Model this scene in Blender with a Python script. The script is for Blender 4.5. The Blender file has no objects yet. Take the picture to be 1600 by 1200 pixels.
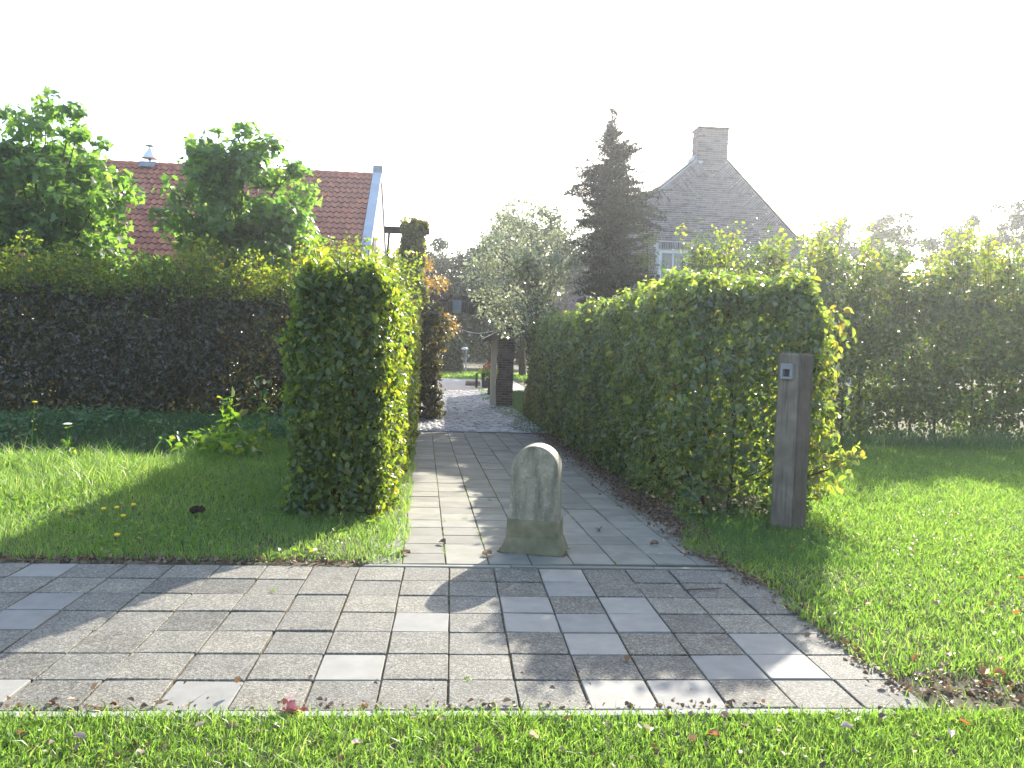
import bpy, math, random
import numpy as np
from mathutils import Vector, Matrix

random.seed(7)
R = np.random.default_rng(11)
SC = bpy.context.scene
COL = SC.collection

# ------------------------------------------------------------------ camera
YAW, PITCH, ROLL, FPX, CAMH = 0.0770, 0.0522, 0.0325, 1260.0, 1.534
fwd = Vector((math.sin(YAW) * math.cos(PITCH), math.cos(YAW) * math.cos(PITCH), -math.sin(PITCH)))
r0 = Vector((math.cos(YAW), -math.sin(YAW), 0))
u0 = r0.cross(fwd)
cr = r0 * math.cos(ROLL) + u0 * math.sin(ROLL)
cu = -r0 * math.sin(ROLL) + u0 * math.cos(ROLL)
cam_data = bpy.data.cameras.new('camera')
cam = bpy.data.objects.new('camera', cam_data)
COL.objects.link(cam)
M = Matrix((cr, cu, -fwd)).transposed().to_4x4()
M.translation = (0, 0, CAMH)
cam.matrix_world = M
cam_data.sensor_width = 36.0
cam_data.lens = 36.0 * FPX / 1600.0
cam_data.clip_start = 0.05
cam_data.clip_end = 2000
SC.camera = cam

# ------------------------------------------------------------------ sky and sun
SUN_AZ, SUN_EL = math.radians(26.5), math.radians(27.5)
world = bpy.data.worlds.new('World')
SC.world = world
world.use_nodes = True
wn = world.node_tree
for n in list(wn.nodes):
    wn.nodes.remove(n)
sky = wn.nodes.new('ShaderNodeTexSky')
sky.sky_type = 'NISHITA'
sky.sun_disc = False
sky.sun_elevation = SUN_EL
sky.sun_rotation = SUN_AZ
sky.air_density = 1.0
sky.dust_density = 1.8
sky.ozone_density = 1.0
bg = wn.nodes.new('ShaderNodeBackground')
bg.inputs['Strength'].default_value = 0.15
wo = wn.nodes.new('ShaderNodeOutputWorld')
wn.links.new(sky.outputs[0], bg.inputs[0])
wn.links.new(bg.outputs[0], wo.inputs[0])
sun_dir = Vector((math.cos(SUN_EL) * math.sin(SUN_AZ), math.cos(SUN_EL) * math.cos(SUN_AZ), math.sin(SUN_EL)))
sl = bpy.data.lights.new('sun', 'SUN')
sl.energy = 3.9
sl.angle = math.radians(0.55)
sl.color = (1.0, 0.93, 0.81)
so = bpy.data.objects.new('sun', sl)
COL.objects.link(so)
so.rotation_mode = 'QUATERNION'
so.rotation_quaternion = (-sun_dir).to_track_quat('-Z', 'Y')
so.location = (10, 20, 30)

SC.view_settings.view_transform = 'Standard'
SC.view_settings.look = 'None'
SC.view_settings.exposure = 1.78
SC.view_settings.gamma = 1.0
SC.view_settings.use_curve_mapping = False
SC.render.engine = 'CYCLES'
SC.cycles.max_bounces = 8
SC.cycles.diffuse_bounces = 4
SC.cycles.glossy_bounces = 3
SC.cycles.transmission_bounces = 6
SC.cycles.volume_bounces = 1
SC.cycles.use_denoising = True
SC.cycles.caustics_reflective = False
SC.cycles.caustics_refractive = False

# ------------------------------------------------------------------ helpers: objects
def meta(o, label=None, cat=None, group=None, kind=None):
    if label: o['label'] = label
    if cat: o['category'] = cat
    if group: o['group'] = group
    if kind: o['kind'] = kind
    return o

def link(name, data, parent=None):
    o = bpy.data.objects.new(name, data)
    COL.objects.link(o)
    if parent is not None:
        o.parent = parent
    return o

def empty(name, loc=(0, 0, 0), rz=0.0):
    o = link(name, None)
    o.location = loc
    o.rotation_euler = (0, 0, rz)
    o.empty_display_size = 0.1
    return o

def mesh_np(name, V, Fs, mat=None, tint=None, smooth=False):
    """V (n,3); Fs list of int arrays (m,k)."""
    me = bpy.data.meshes.new(name)
    V = np.asarray(V, dtype=np.float32)
    me.vertices.add(len(V))
    me.vertices.foreach_set('co', V.ravel())
    loops, starts, tot = [], [], 0
    for F in Fs:
        F = np.asarray(F, dtype=np.int32)
        if len(F) == 0: continue
        k = F.shape[1]
        loops.append(F.ravel())
        starts.append(tot + np.arange(len(F), dtype=np.int32) * k)
        tot += F.size
    loops = np.concatenate(loops); starts = np.concatenate(starts)
    me.loops.add(len(loops))
    me.polygons.add(len(starts))
    me.loops.foreach_set('vertex_index', loops)
    me.polygons.foreach_set('loop_start', starts)
    if smooth:
        me.polygons.foreach_set('use_smooth', np.ones(len(starts), dtype=bool))
    if tint is not None:
        a = me.attributes.new('tint', 'FLOAT', 'POINT')
        a.data.foreach_set('value', np.asarray(tint, dtype=np.float32))
    me.update(calc_edges=True)
    me.validate()
    if mat: me.materials.append(mat)
    return me

class MB:
    """collects boxes, tubes, lathes into one mesh"""
    def __init__(s): s.v = []; s.f = []; s.t = []
    def add(s, V, F, t=0.5):
        o = len(s.v)
        s.v += [tuple(p) for p in V]
        s.t += [t] * len(V)
        s.f += [tuple(i + o for i in f) for f in F]
    def box(s, x0, x1, y0, y1, z0, z1, t=0.5, bev=0.0):
        if bev <= 0:
            V = [(x, y, z) for z in (z0, z1) for y in (y0, y1) for x in (x0, x1)]
            s.add(V, [(0, 2, 3, 1), (4, 5, 7, 6), (0, 1, 5, 4), (2, 6, 7, 3), (0, 4, 6, 2), (1, 3, 7, 5)], t)
        else:
            b = bev
            V, n = [], 8
            def ring(i, z):
                return [(x0 + i + b, y0 + i, z), (x1 - i - b, y0 + i, z), (x1 - i, y0 + i + b, z), (x1 - i, y1 - i - b, z),
                        (x1 - i - b, y1 - i, z), (x0 + i + b, y1 - i, z), (x0 + i, y1 - i - b, z), (x0 + i, y0 + i + b, z)]
            rings = [ring(b, z0), ring(0, z0 + b), ring(0, z1 - b), ring(b, z1)]
            for r in rings: V += r
            F = [tuple(reversed(range(8))), tuple(range(24, 32))]
            for k in range(3):
                for i in range(8):
                    j = (i + 1) % 8
                    F.append((k * 8 + i, k * 8 + j, k * 8 + 8 + j, k * 8 + 8 + i))
            s.add(V, F, t)
    def tube(s, pts, rad, n=6, t=0.5, cap=True):
        pts = [Vector(p) for p in pts]
        V, F = [], []
        prev = None
        for i, p in enumerate(pts):
            d = (pts[min(i + 1, len(pts) - 1)] - pts[max(i - 1, 0)])
            if d.length < 1e-9: d = Vector((0, 0, 1))
            d.normalize()
            a = prev if prev is not None else (Vector((1, 0, 0)) if abs(d.x) < 0.9 else Vector((0, 1, 0)))
            a = a - d * a.dot(d)
            if a.length < 1e-6: a = d.orthogonal()
            a.normalize(); prev = a
            b = d.cross(a)
            r = rad[i] if hasattr(rad, '__len__') else rad
            for k in range(n):
                an = 2 * math.pi * k / n
                V.append(p + (a * math.cos(an) + b * math.sin(an)) * r)
        for i in range(len(pts) - 1):
            for k in range(n):
                j = (k + 1) % n
                F.append((i * n + k, i * n + j, i * n + n + j, i * n + n + k))
        if cap:
            F.append(tuple(reversed(range(n))))
            F.append(tuple(range((len(pts) - 1) * n, len(pts) * n)))
        s.add(V, F, t)
    def lathe(s, prof, n=16, c=(0, 0, 0), t=0.5):
        V, F = [], []
        for r, z in prof:
            for k in range(n):
                an = 2 * math.pi * k / n
                V.append((c[0] + r * math.cos(an), c[1] + r * math.sin(an), c[2] + z))
        for i in range(len(prof) - 1):
            for k in range(n):
                j = (k + 1) % n
                F.append((i * n + k, i * n + j, i * n + n + j, i * n + n + k))
        F.append(tuple(reversed(range(n)))); F.append(tuple(range((len(prof) - 1) * n, len(prof) * n)))
        s.add(V, F, t)
    def mesh(s, name, mat=None, smooth=False):
        me = bpy.data.meshes.new(name)
        me.from_pydata(s.v, [], s.f)
        a = me.attributes.new('tint', 'FLOAT', 'POINT')
        a.data.foreach_set('value', np.array(s.t, dtype=np.float32))
        if smooth:
            me.polygons.foreach_set('use_smooth', np.ones(len(me.polygons), dtype=bool))
        me.update()
        if mat: me.materials.append(mat)
        return me
    def build(s, name, mat=None, parent=None, smooth=False):
        return link(name, s.mesh(name, mat, smooth), parent)

# ------------------------------------------------------------------ helpers: materials
def new_mat(name):
    m = bpy.data.materials.new(name)
    m.use_nodes = True
    nt = m.node_tree
    for n in list(nt.nodes): nt.nodes.remove(n)
    return m, nt, nt.nodes, nt.links

def ramp(N, stops, interp='LINEAR'):
    r = N.new('ShaderNodeValToRGB')
    e = r.color_ramp.elements
    while len(e) > 1: e.remove(e[-1])
    e[0].position = stops[0][0]; e[0].color = (*stops[0][1], 1)
    for p, c in stops[1:]:
        x = e.new(p); x.color = (*c, 1)
    r.color_ramp.interpolation = interp
    return r

def leaf_mat(name, stops, trans=0.4, tcol=(1.7, 1.9, 0.45), rough=0.42, spec=0.5):
    m, nt, N, L = new_mat(name)
    at = N.new('ShaderNodeAttribute'); at.attribute_name = 'tint'
    rp = ramp(N, stops)
    L.new(at.outputs['Fac'], rp.inputs[0])
    pb = N.new('ShaderNodeBsdfPrincipled')
    pb.inputs['Roughness'].default_value = rough
    pb.inputs['Specular IOR Level'].default_value = spec
    L.new(rp.outputs[0], pb.inputs['Base Color'])
    mul = N.new('ShaderNodeMix'); mul.data_type = 'RGBA'; mul.blend_type = 'MULTIPLY'; mul.clamp_result = False
    mul.inputs[0].default_value = 1.0
    L.new(rp.outputs[0], mul.inputs[6]); mul.inputs[7].default_value = (*tcol, 1)
    tr = N.new('ShaderNodeBsdfTranslucent')
    L.new(mul.outputs[2], tr.inputs[0])
    mx = N.new('ShaderNodeMixShader'); mx.inputs[0].default_value = trans
    L.new(pb.outputs[0], mx.inputs[1]); L.new(tr.outputs[0], mx.inputs[2])
    o = N.new('ShaderNodeOutputMaterial'); L.new(mx.outputs[0], o.inputs[0])
    return m

def surf_mat(name, stops, scale=8, detail=6, rough=0.85, bump=0.3, bscale=40, spec=0.3, var=None, coord='Object', voro=None, stain=None, bdist=0.01):
    """noise-coloured surface. var: 'object' or 'tint' shifts brightness per piece; voro=(scale, amount) speckles; stain=(scale, colour, lo, hi)"""
    m, nt, N, L = new_mat(name)
    tc = N.new('ShaderNodeTexCoord')
    src = tc.outputs['Object' if coord == 'World' else coord]
    if coord == 'World':
        g = N.new('ShaderNodeNewGeometry'); src = g.outputs['Position']
    no = N.new('ShaderNodeTexNoise'); no.inputs['Scale'].default_value = scale; no.inputs['Detail'].default_value = detail
    L.new(src, no.inputs['Vector'])
    rp = ramp(N, stops)
    L.new(no.outputs['Fac'], rp.inputs[0])
    c = rp.outputs[0]
    if voro:
        v = N.new('ShaderNodeTexVoronoi'); v.inputs['Scale'].default_value = voro[0]
        L.new(src, v.inputs['Vector'])
        vr = ramp(N, voro[1])
        sep = N.new('ShaderNodeSeparateColor'); L.new(v.outputs['Color'], sep.inputs[0])
        L.new(sep.outputs[0], vr.inputs[0])
        mx = N.new('ShaderNodeMix'); mx.data_type = 'RGBA'; mx.blend_type = 'MULTIPLY'; mx.inputs[0].default_value = voro[2]
        L.new(c, mx.inputs[6]); L.new(vr.outputs[0], mx.inputs[7]); c = mx.outputs[2]
    if stain:
        n2 = N.new('ShaderNodeTexNoise'); n2.inputs['Scale'].default_value = stain[0]; n2.inputs['Detail'].default_value = 8
        if len(stain) > 4:
            mp = N.new('ShaderNodeMapping'); mp.inputs['Scale'].default_value = stain[4]
            L.new(src, mp.inputs[0]); L.new(mp.outputs[0], n2.inputs['Vector'])
        else:
            L.new(src, n2.inputs['Vector'])
        mr = N.new('ShaderNodeMapRange'); mr.inputs[1].default_value = stain[2]; mr.inputs[2].default_value = stain[3]
        L.new(n2.outputs['Fac'], mr.inputs[0])
        mx = N.new('ShaderNodeMix'); mx.data_type = 'RGBA'
        L.new(mr.outputs[0], mx.inputs[0]); L.new(c, mx.inputs[6]); mx.inputs[7].default_value = (*stain[1], 1); c = mx.outputs[2]
    if var:
        if var[0] == 'object':
            oi = N.new('ShaderNodeObjectInfo'); f = oi.outputs['Random']
        else:
            at = N.new('ShaderNodeAttribute'); at.attribute_name = 'tint'; f = at.outputs['Fac']
        vr = ramp(N, var[1]); L.new(f, vr.inputs[0])
        mx = N.new('ShaderNodeMix'); mx.data_type = 'RGBA'; mx.blend_type = 'MULTIPLY'; mx.inputs[0].default_value = 1; mx.clamp_result = False
        L.new(c, mx.inputs[6]); L.new(vr.outputs[0], mx.inputs[7]); c = mx.outputs[2]
    pb = N.new('ShaderNodeBsdfPrincipled')
    pb.inputs['Roughness'].default_value = rough
    pb.inputs['Specular IOR Level'].default_value = spec
    L.new(c, pb.inputs['Base Color'])
    if bump > 0:
        nb = N.new('ShaderNodeTexNoise'); nb.inputs['Scale'].default_value = bscale; nb.inputs['Detail'].default_value = 5
        L.new(src, nb.inputs['Vector'])
        b = N.new('ShaderNodeBump'); b.inputs['Strength'].default_value = bump; b.inputs['Distance'].default_value = bdist
        L.new(nb.outputs['Fac'], b.inputs['Height']); L.new(b.outputs[0], pb.inputs['Normal'])
    o = N.new('ShaderNodeOutputMaterial'); L.new(pb.outputs[0], o.inputs[0])
    return m

G = lambda v: (v, v, v)
MAT = {}
MAT['soil'] = surf_mat('soil_under_grass', [(0.3, (0.05, 0.05, 0.022)), (0.55, (0.08, 0.075, 0.035)), (0.75, (0.12, 0.09, 0.055))], 3, 8, 0.95, 0.6, 60, coord='World')
MAT['sand'] = surf_mat('joint_sand', [(0.35, (0.09, 0.075, 0.05)), (0.55, (0.22, 0.185, 0.13)), (0.75, (0.10, 0.10, 0.045))], 5, 8, 0.95, 0.5, 200, coord='World')
tv = [(0, (0.80, 0.81, 0.83)), (0.5, G(0.96)), (1, (1.12, 1.10, 1.06))]
MAT['tile_light'] = surf_mat('smooth_concrete', [(0.3, (0.20, 0.195, 0.176)), (0.7, (0.25, 0.244, 0.222))], 9, 8, 0.8, 0.15, 300, 0.35, ('object', tv), stain=(5, (0.22, 0.22, 0.19), 0.55, 0.9), coord='World')
agg = [(0.0, (0.5, 0.48, 0.47)), (0.35, (0.75, 0.73, 0.71)), (0.6, (1.0, 0.97, 0.94)), (0.85, (1.35, 1.32, 1.25)), (1.0, (1.75, 1.7, 1.6))]
MAT['tile_mid'] = surf_mat('exposed_gravel_concrete', [(0.3, (0.150, 0.145, 0.123)), (0.7, (0.20, 0.194, 0.167))], 7, 6, 0.8, 0.9, 160, 0.35, ('object', tv), voro=(125, agg, 0.85), stain=(4, (0.16, 0.15, 0.12), 0.6, 0.95), bdist=0.004, coord='World')
MAT['tile_dark'] = surf_mat('dark_exposed_gravel_concrete', [(0.3, (0.113, 0.109, 0.093)), (0.7, (0.165, 0.160, 0.138))], 7, 6, 0.8, 1.0, 140, 0.35, ('object', tv), voro=(110, agg, 0.95), bdist=0.004, coord='World')
MAT['tile_path'] = surf_mat('weathered_concrete', [(0.3, (0.19, 0.182, 0.15)), (0.7, (0.25, 0.24, 0.20))], 6, 8, 0.82, 0.25, 220, 0.35, ('object', [(0, G(0.8)), (1, G(1.12))]), stain=(3.5, (0.17, 0.18, 0.13), 0.5, 0.85), coord='World')
MAT['kerb'] = surf_mat('kerb_concrete', [(0.3, (0.26, 0.25, 0.235)), (0.7, (0.36, 0.35, 0.33))], 20, 8, 0.85, 0.4, 150, coord='World')
MAT['cobble'] = surf_mat('cobble_stone', [(0.3, (0.30, 0.29, 0.285)), (0.7, (0.46, 0.445, 0.43))], 10, 6, 0.6, 0.3, 60, 0.5, ('object', [(0, G(0.75)), (1, G(1.2))]), coord='World')
MAT['cobbles'] = surf_mat('cobble_stone_far', [(0.3, (0.30, 0.29, 0.285)), (0.7, (0.46, 0.445, 0.43))], 10, 6, 0.6, 0.3, 60, 0.5, ('tint', [(0, G(0.75)), (1, G(1.2))]), coord='World')
MAT['moss'] = surf_mat('mossy_joint', [(0.3, (0.04, 0.045, 0.018)), (0.6, (0.07, 0.075, 0.03)), (0.75, (0.10, 0.088, 0.055))], 6, 8, 0.95, 0.6, 90, coord='World')
MAT['gravel'] = surf_mat('pale_gravel', [(0.3, (0.42, 0.39, 0.34)), (0.7, (0.58, 0.55, 0.48))], 12, 8, 0.95, 0.5, 120, coord='World')
MAT['stone'] = surf_mat('weathered_bluestone', [(0.25, (0.19, 0.165, 0.115)), (0.5, (0.275, 0.243, 0.175)), (0.75, (0.37, 0.33, 0.245))], 9, 10, 0.7, 1.0, 70, 0.3, voro=(70, [(0, G(.7)), (.5, G(1)), (.9, G(1)), (1, G(1.5))], .55),
                        stain=(7, (0.10, 0.095, 0.07), 0.50, 0.72, (1.6, 1.6, 0.35)), bdist=0.004)
MAT['stone_moss'] = surf_mat('mossy_bluestone', [(0.25, (0.12, 0.105, 0.06)), (0.5, (0.175, 0.155, 0.095)), (0.75, (0.25, 0.225, 0.145))], 9, 10, 0.9, 0.6, 110, 0.25,
                             stain=(5, (0.07, 0.08, 0.035), 0.5, 0.75), bdist=0.004)
MAT['post'] = surf_mat('weathered_hardwood', [(0.3, (0.135, 0.11, 0.085)), (0.6, (0.22, 0.182, 0.145)), (0.8, (0.30, 0.26, 0.215))], 6, 8, 0.85, 0.5, 60, 0.25,
                       stain=(9, (0.07, 0.06, 0.05), 0.5, 0.8, (4, 4, 0.25)))
MAT['post_dark'] = surf_mat('dark_hardwood', [(0.3, (0.065, 0.053, 0.045)), (0.6, (0.105, 0.083, 0.066)), (0.8, (0.15, 0.122, 0.10))], 6, 8, 0.85, 0.5, 60, 0.25, stain=(9, (0.04, 0.034, 0.03), 0.5, 0.8, (4, 4, 0.25)))  # darker tone of the post wood
MAT['grey_metal'] = surf_mat('grey_painted_metal', [(0.3, (0.22, 0.225, 0.23)), (0.7, (0.27, 0.275, 0.28))], 8, 3, 0.5, 0.05, 100, 0.4)
MAT['dark_metal'] = surf_mat('dark_metal', [(0.3, (0.03, 0.03, 0.035)), (0.7, (0.05, 0.05, 0.055))], 8, 3, 0.55, 0.05, 100, 0.4)
MAT['zinc'] = surf_mat('zinc_sheet', [(0.3, (0.36, 0.40, 0.46)), (0.7, (0.44, 0.48, 0.54))], 3, 4, 0.5, 0.08, 20, 0.5)
MAT['lead'] = surf_mat('lead_sheet', [(0.3, (0.20, 0.22, 0.25)), (0.7, (0.30, 0.32, 0.35))], 5, 4, 0.55, 0.2, 20, 0.4)
MAT['white'] = surf_mat('white_paint', [(0.3, (0.68, 0.70, 0.70)), (0.7, (0.78, 0.79, 0.78))], 5, 4, 0.5, 0.05, 60, 0.4)
MAT['cream'] = surf_mat('cream_paint', [(0.3, (0.60, 0.50, 0.38)), (0.7, (0.70, 0.60, 0.47))], 5, 4, 0.6, 0.05, 60, 0.3)
MAT['plaster'] = surf_mat('pink_limewash', [(0.3, (0.50, 0.38, 0.34)), (0.7, (0.62, 0.48, 0.43))], 2, 6, 0.9, 0.15, 60, 0.2)
MAT['mortar'] = surf_mat('lime_mortar', [(0.3, (0.52, 0.50, 0.51)), (0.7, (0.62, 0.60, 0.60))], 6, 6, 0.95, 0.4, 120, 0.1)
bst = [(0.0, (0.42, 0.38, 0.40)), (0.25, (0.75, 0.71, 0.71)), (0.7, (1.05, 1.0, 1.0)), (1.0, (1.35, 1.25, 1.2))]
bc = [(0.3, (0.20, 0.17, 0.18)), (0.7, (0.30, 0.26, 0.27))]  # grey-lilac brick tone with the lens veil mixed into the colour
MAT['brick'] = surf_mat('veiled_brick', bc, 9, 6, 0.9, 0.4, 90, 0.15, ('object', bst), coord='World')
MAT['mortar_dark'] = surf_mat('dark_mortar', [(0.3, (0.17, 0.15, 0.14)), (0.7, (0.25, 0.22, 0.21))], 6, 6, 0.95, 0.4, 120, 0.1)
MAT['brickwork'] = surf_mat('veiled_brickwork', bc, 9, 6, 0.9, 0.4, 90, 0.15, ('tint', bst), coord='World')
bc2 = [(0.3, (0.10, 0.075, 0.07)), (0.7, (0.17, 0.12, 0.11))]
MAT['brick_dark'] = surf_mat('dark_purple_brick', bc2, 9, 6, 0.9, 0.4, 90, 0.15, ('object', bst), coord='World')
tst = [(0.0, (0.78, 0.74, 0.78)), (0.4, (0.94, 0.93, 0.93)), (1.0, (1.2, 1.16, 1.1))]
rc = [(0.3, (0.36, 0.135, 0.085)), (0.7, (0.48, 0.19, 0.12))]
MAT['rooftile'] = surf_mat('red_clay_tile', rc, 5, 6, 0.75, 0.2, 60, 0.3, ('object', tst), coord='World')
MAT['rooftiles'] = surf_mat('red_clay_tiles', rc, 5, 6, 0.75, 0.2, 60, 0.3, ('tint', tst), coord='World')
MAT['tile_lip'] = surf_mat('row_shadow_clay', [(0.3, (0.075, 0.035, 0.03)), (0.7, (0.12, 0.055, 0.045))], 5, 6, 0.9, 0.2, 60, 0.1)  # dark lip colour paints the shadow line below each tile row
MAT['slate'] = surf_mat('dark_roof', [(0.3, (0.09, 0.07, 0.065)), (0.7, (0.15, 0.11, 0.10))], 4, 6, 0.8, 0.3, 40, 0.3)
MAT['bark'] = surf_mat('bark', [(0.3, (0.045, 0.038, 0.03)), (0.7, (0.11, 0.095, 0.075))], 9, 8, 0.95, 0.7, 40, 0.1)
MAT['bark_grey'] = surf_mat('grey_bark', [(0.3, (0.10, 0.095, 0.08)), (0.7, (0.19, 0.18, 0.155))], 9, 8, 0.95, 0.7, 40, 0.1)
MAT['twig'] = surf_mat('twig', [(0.3, (0.05, 0.04, 0.028)), (0.7, (0.11, 0.085, 0.06))], 9, 6, 0.95, 0.3, 40, 0.1)
MAT['timber'] = surf_mat('dark_timber', [(0.3, (0.035, 0.025, 0.022)), (0.7, (0.075, 0.055, 0.05))], 6, 6, 0.85, 0.4, 50, 0.2)
MAT['planter'] = surf_mat('anthracite_planter', [(0.3, (0.025, 0.022, 0.035)), (0.7, (0.045, 0.04, 0.055))], 6, 4, 0.6, 0.1, 50, 0.3)
MAT['red_flower'] = surf_mat('red_petals', [(0.3, (0.35, 0.03, 0.03)), (0.7, (0.5, 0.07, 0.05))], 20, 4, 0.7, 0, spec=0.2)
MAT['yellow_flower'] = surf_mat('yellow_petals', [(0.3, (0.75, 0.50, 0.02)), (0.7, (0.85, 0.62, 0.04))], 20, 4, 0.7, 0, spec=0.2)
MAT['white_flower'] = surf_mat('white_petals', [(0.3, (0.7, 0.7, 0.62)), (0.7, (0.8, 0.8, 0.74))], 20, 4, 0.7, 0, spec=0.2)
MAT['pink'] = surf_mat('pink_petals', [(0.3, (0.50, 0.13, 0.16)), (0.7, (0.62, 0.26, 0.27))], 30, 4, 0.7, 0, spec=0.2)
MAT['yellow_wood'] = surf_mat('yellow_painted_wood', [(0.3, (0.55, 0.42, 0.08)), (0.7, (0.65, 0.5, 0.12))], 8, 4, 0.7, 0.1, 50, 0.2)
MAT['sandstone'] = surf_mat('brown_stone', [(0.3, (0.20, 0.15, 0.10)), (0.7, (0.30, 0.23, 0.16))], 8, 6, 0.9, 0.4, 50, 0.2)
MAT['clod'] = surf_mat('dark_earth', [(0.3, (0.025, 0.018, 0.012)), (0.7, (0.05, 0.035, 0.025))], 12, 8, 0.95, 0.8, 60, 0.1)

def glass_mat():
    m, nt, N, L = new_mat('window_glass')
    pb = N.new('ShaderNodeBsdfPrincipled')
    pb.inputs['Base Color'].default_value = (0.03, 0.04, 0.04, 1)
    pb.inputs['Roughness'].default_value = 0.04
    pb.inputs['Specular IOR Level'].default_value = 0.9
    o = N.new('ShaderNodeOutputMaterial'); L.new(pb.outputs[0], o.inputs[0])
    return m
MAT['glass'] = glass_mat()

LM = {}
LM['hornbeam'] = leaf_mat('hornbeam_leaves', [(0, (0.034, 0.064, 0.026)), (0.45, (0.070, 0.112, 0.040)), (0.8, (0.125, 0.165, 0.055)), (0.93, (0.15, 0.17, 0.045)), (1.0, (0.15, 0.125, 0.045))], 0.52, (4.1, 3.6, 0.7), 0.33, 0.6)
LM['hornbeam_r'] = leaf_mat('hornbeam_leaves_right', [(0, (0.034, 0.070, 0.034)), (0.5, (0.090, 0.138, 0.072)), (0.85, (0.155, 0.20, 0.095)), (0.95, (0.145, 0.155, 0.06)), (1.0, (0.13, 0.105, 0.06))], 0.48, (3.8, 3.4, 0.7), 0.3, 0.8)
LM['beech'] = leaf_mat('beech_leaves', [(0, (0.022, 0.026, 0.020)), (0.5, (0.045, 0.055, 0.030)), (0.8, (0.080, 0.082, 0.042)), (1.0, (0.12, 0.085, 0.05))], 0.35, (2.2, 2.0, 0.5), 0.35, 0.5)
LM['shoots'] = leaf_mat('hedge_shoots', [(0, (0.05, 0.085, 0.02)), (0.6, (0.09, 0.13, 0.026)), (0.88, (0.14, 0.16, 0.03)), (1.0, (0.19, 0.13, 0.04))], 0.55, (3.8, 3.6, 0.8))
LM['maple'] = leaf_mat('maple_leaves', [(0, (0.045, 0.095, 0.030)), (0.6, (0.080, 0.14, 0.042)), (1.0, (0.12, 0.18, 0.055))], 0.56, (3.1, 3.3, 1.1), 0.35, 0.6)
LM['willow'] = leaf_mat('silvery_leaves', [(0, (0.13, 0.16, 0.11)), (0.6, (0.20, 0.23, 0.16)), (1.0, (0.28, 0.29, 0.20))], 0.42, (2.2, 2.2, 1.7), 0.2, 1.0)
LM['spruce'] = leaf_mat('spruce_needles', [(0, (0.014, 0.028, 0.024)), (0.6, (0.024, 0.044, 0.034)), (1.0, (0.04, 0.065, 0.042))], 0.15, (1.6, 1.8, 0.6), 0.55)
LM['larch'] = leaf_mat('light_green_sprays', [(0, (0.07, 0.11, 0.03)), (0.6, (0.11, 0.15, 0.04)), (1.0, (0.17, 0.17, 0.05))], 0.45, (1.9, 2.0, 0.5))
LM['tallhedge'] = leaf_mat('tall_hedge_leaves', [(0, (0.032, 0.060, 0.018)), (0.55, (0.055, 0.10, 0.026)), (0.85, (0.10, 0.15, 0.03)), (1.0, (0.13, 0.14, 0.035))], 0.42, (2.1, 2.2, 0.6), 0.35, 0.6)
LM['ivy'] = leaf_mat('ivy_leaves', [(0, (0.06, 0.066, 0.028)), (0.6, (0.10, 0.115, 0.04)), (1.0, (0.16, 0.155, 0.045))], 0.42, (2.8, 2.6, 0.6))
LM['autumn'] = leaf_mat('autumn_leaves', [(0, (0.13, 0.12, 0.04)), (0.5, (0.26, 0.18, 0.045)), (1.0, (0.38, 0.24, 0.05))], 0.45, (1.6, 1.4, 0.5))
LM['far'] = leaf_mat('far_tree_leaves', [(0, (0.024, 0.045, 0.024)), (0.6, (0.045, 0.075, 0.035)), (1.0, (0.075, 0.105, 0.045))], 0.18, (1.7, 1.8, 0.6), 0.55, 0.25)
LM['grass'] = leaf_mat('lawn_grass', [(0, (0.080, 0.130, 0.032)), (0.6, (0.120, 0.18, 0.045)), (0.88, (0.17, 0.21, 0.065)), (1.0, (0.31, 0.28, 0.16))], 0.55, (2.45, 2.8, 1.4), 0.4, 0.5)
LM['meadow'] = leaf_mat('meadow_grass', [(0, (0.08, 0.135, 0.045)), (0.6, (0.125, 0.185, 0.06)), (0.85, (0.18, 0.215, 0.08)), (1.0, (0.32, 0.28, 0.16))], 0.55, (2.6, 2.8, 1.4), 0.4, 0.5)
LM['bank'] = leaf_mat('bank_grass', [(0, (0.06, 0.125, 0.055)), (0.7, (0.105, 0.19, 0.08)), (1.0, (0.17, 0.23, 0.11))], 0.4, (1.6, 1.8, 0.5), 0.5, 0.3)
LM['weed'] = leaf_mat('weed_leaves', [(0, (0.07, 0.14, 0.03)), (0.7, (0.11, 0.19, 0.04)), (1.0, (0.20, 0.20, 0.06))], 0.5, (2.4, 2.4, 0.7))
LM['dry'] = leaf_mat('dry_weeds', [(0, (0.09, 0.09, 0.045)), (0.6, (0.14, 0.115, 0.065)), (1.0, (0.19, 0.13, 0.085))], 0.35, (1.5, 1.4, 0.6))
LM['litter'] = leaf_mat('dead_leaves', [(0, (0.07, 0.045, 0.032)), (0.5, (0.15, 0.10, 0.068)), (0.85, (0.24, 0.17, 0.12)), (1.0, (0.32, 0.21, 0.12))], 0.25, (1.4, 1.2, 0.8), 0.6)
LM['orange'] = leaf_mat('orange_dead_leaf', [(0, (0.27, 0.11, 0.05)), (1.0, (0.42, 0.20, 0.09))], 0.35, (1.4, 1.2, 0.7), 0.5)
LM['pale'] = leaf_mat('pale_dead_leaf', [(0, (0.34, 0.25, 0.20)), (1.0, (0.52, 0.43, 0.36))], 0.3, (1.2, 1.1, 0.9), 0.5)

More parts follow.
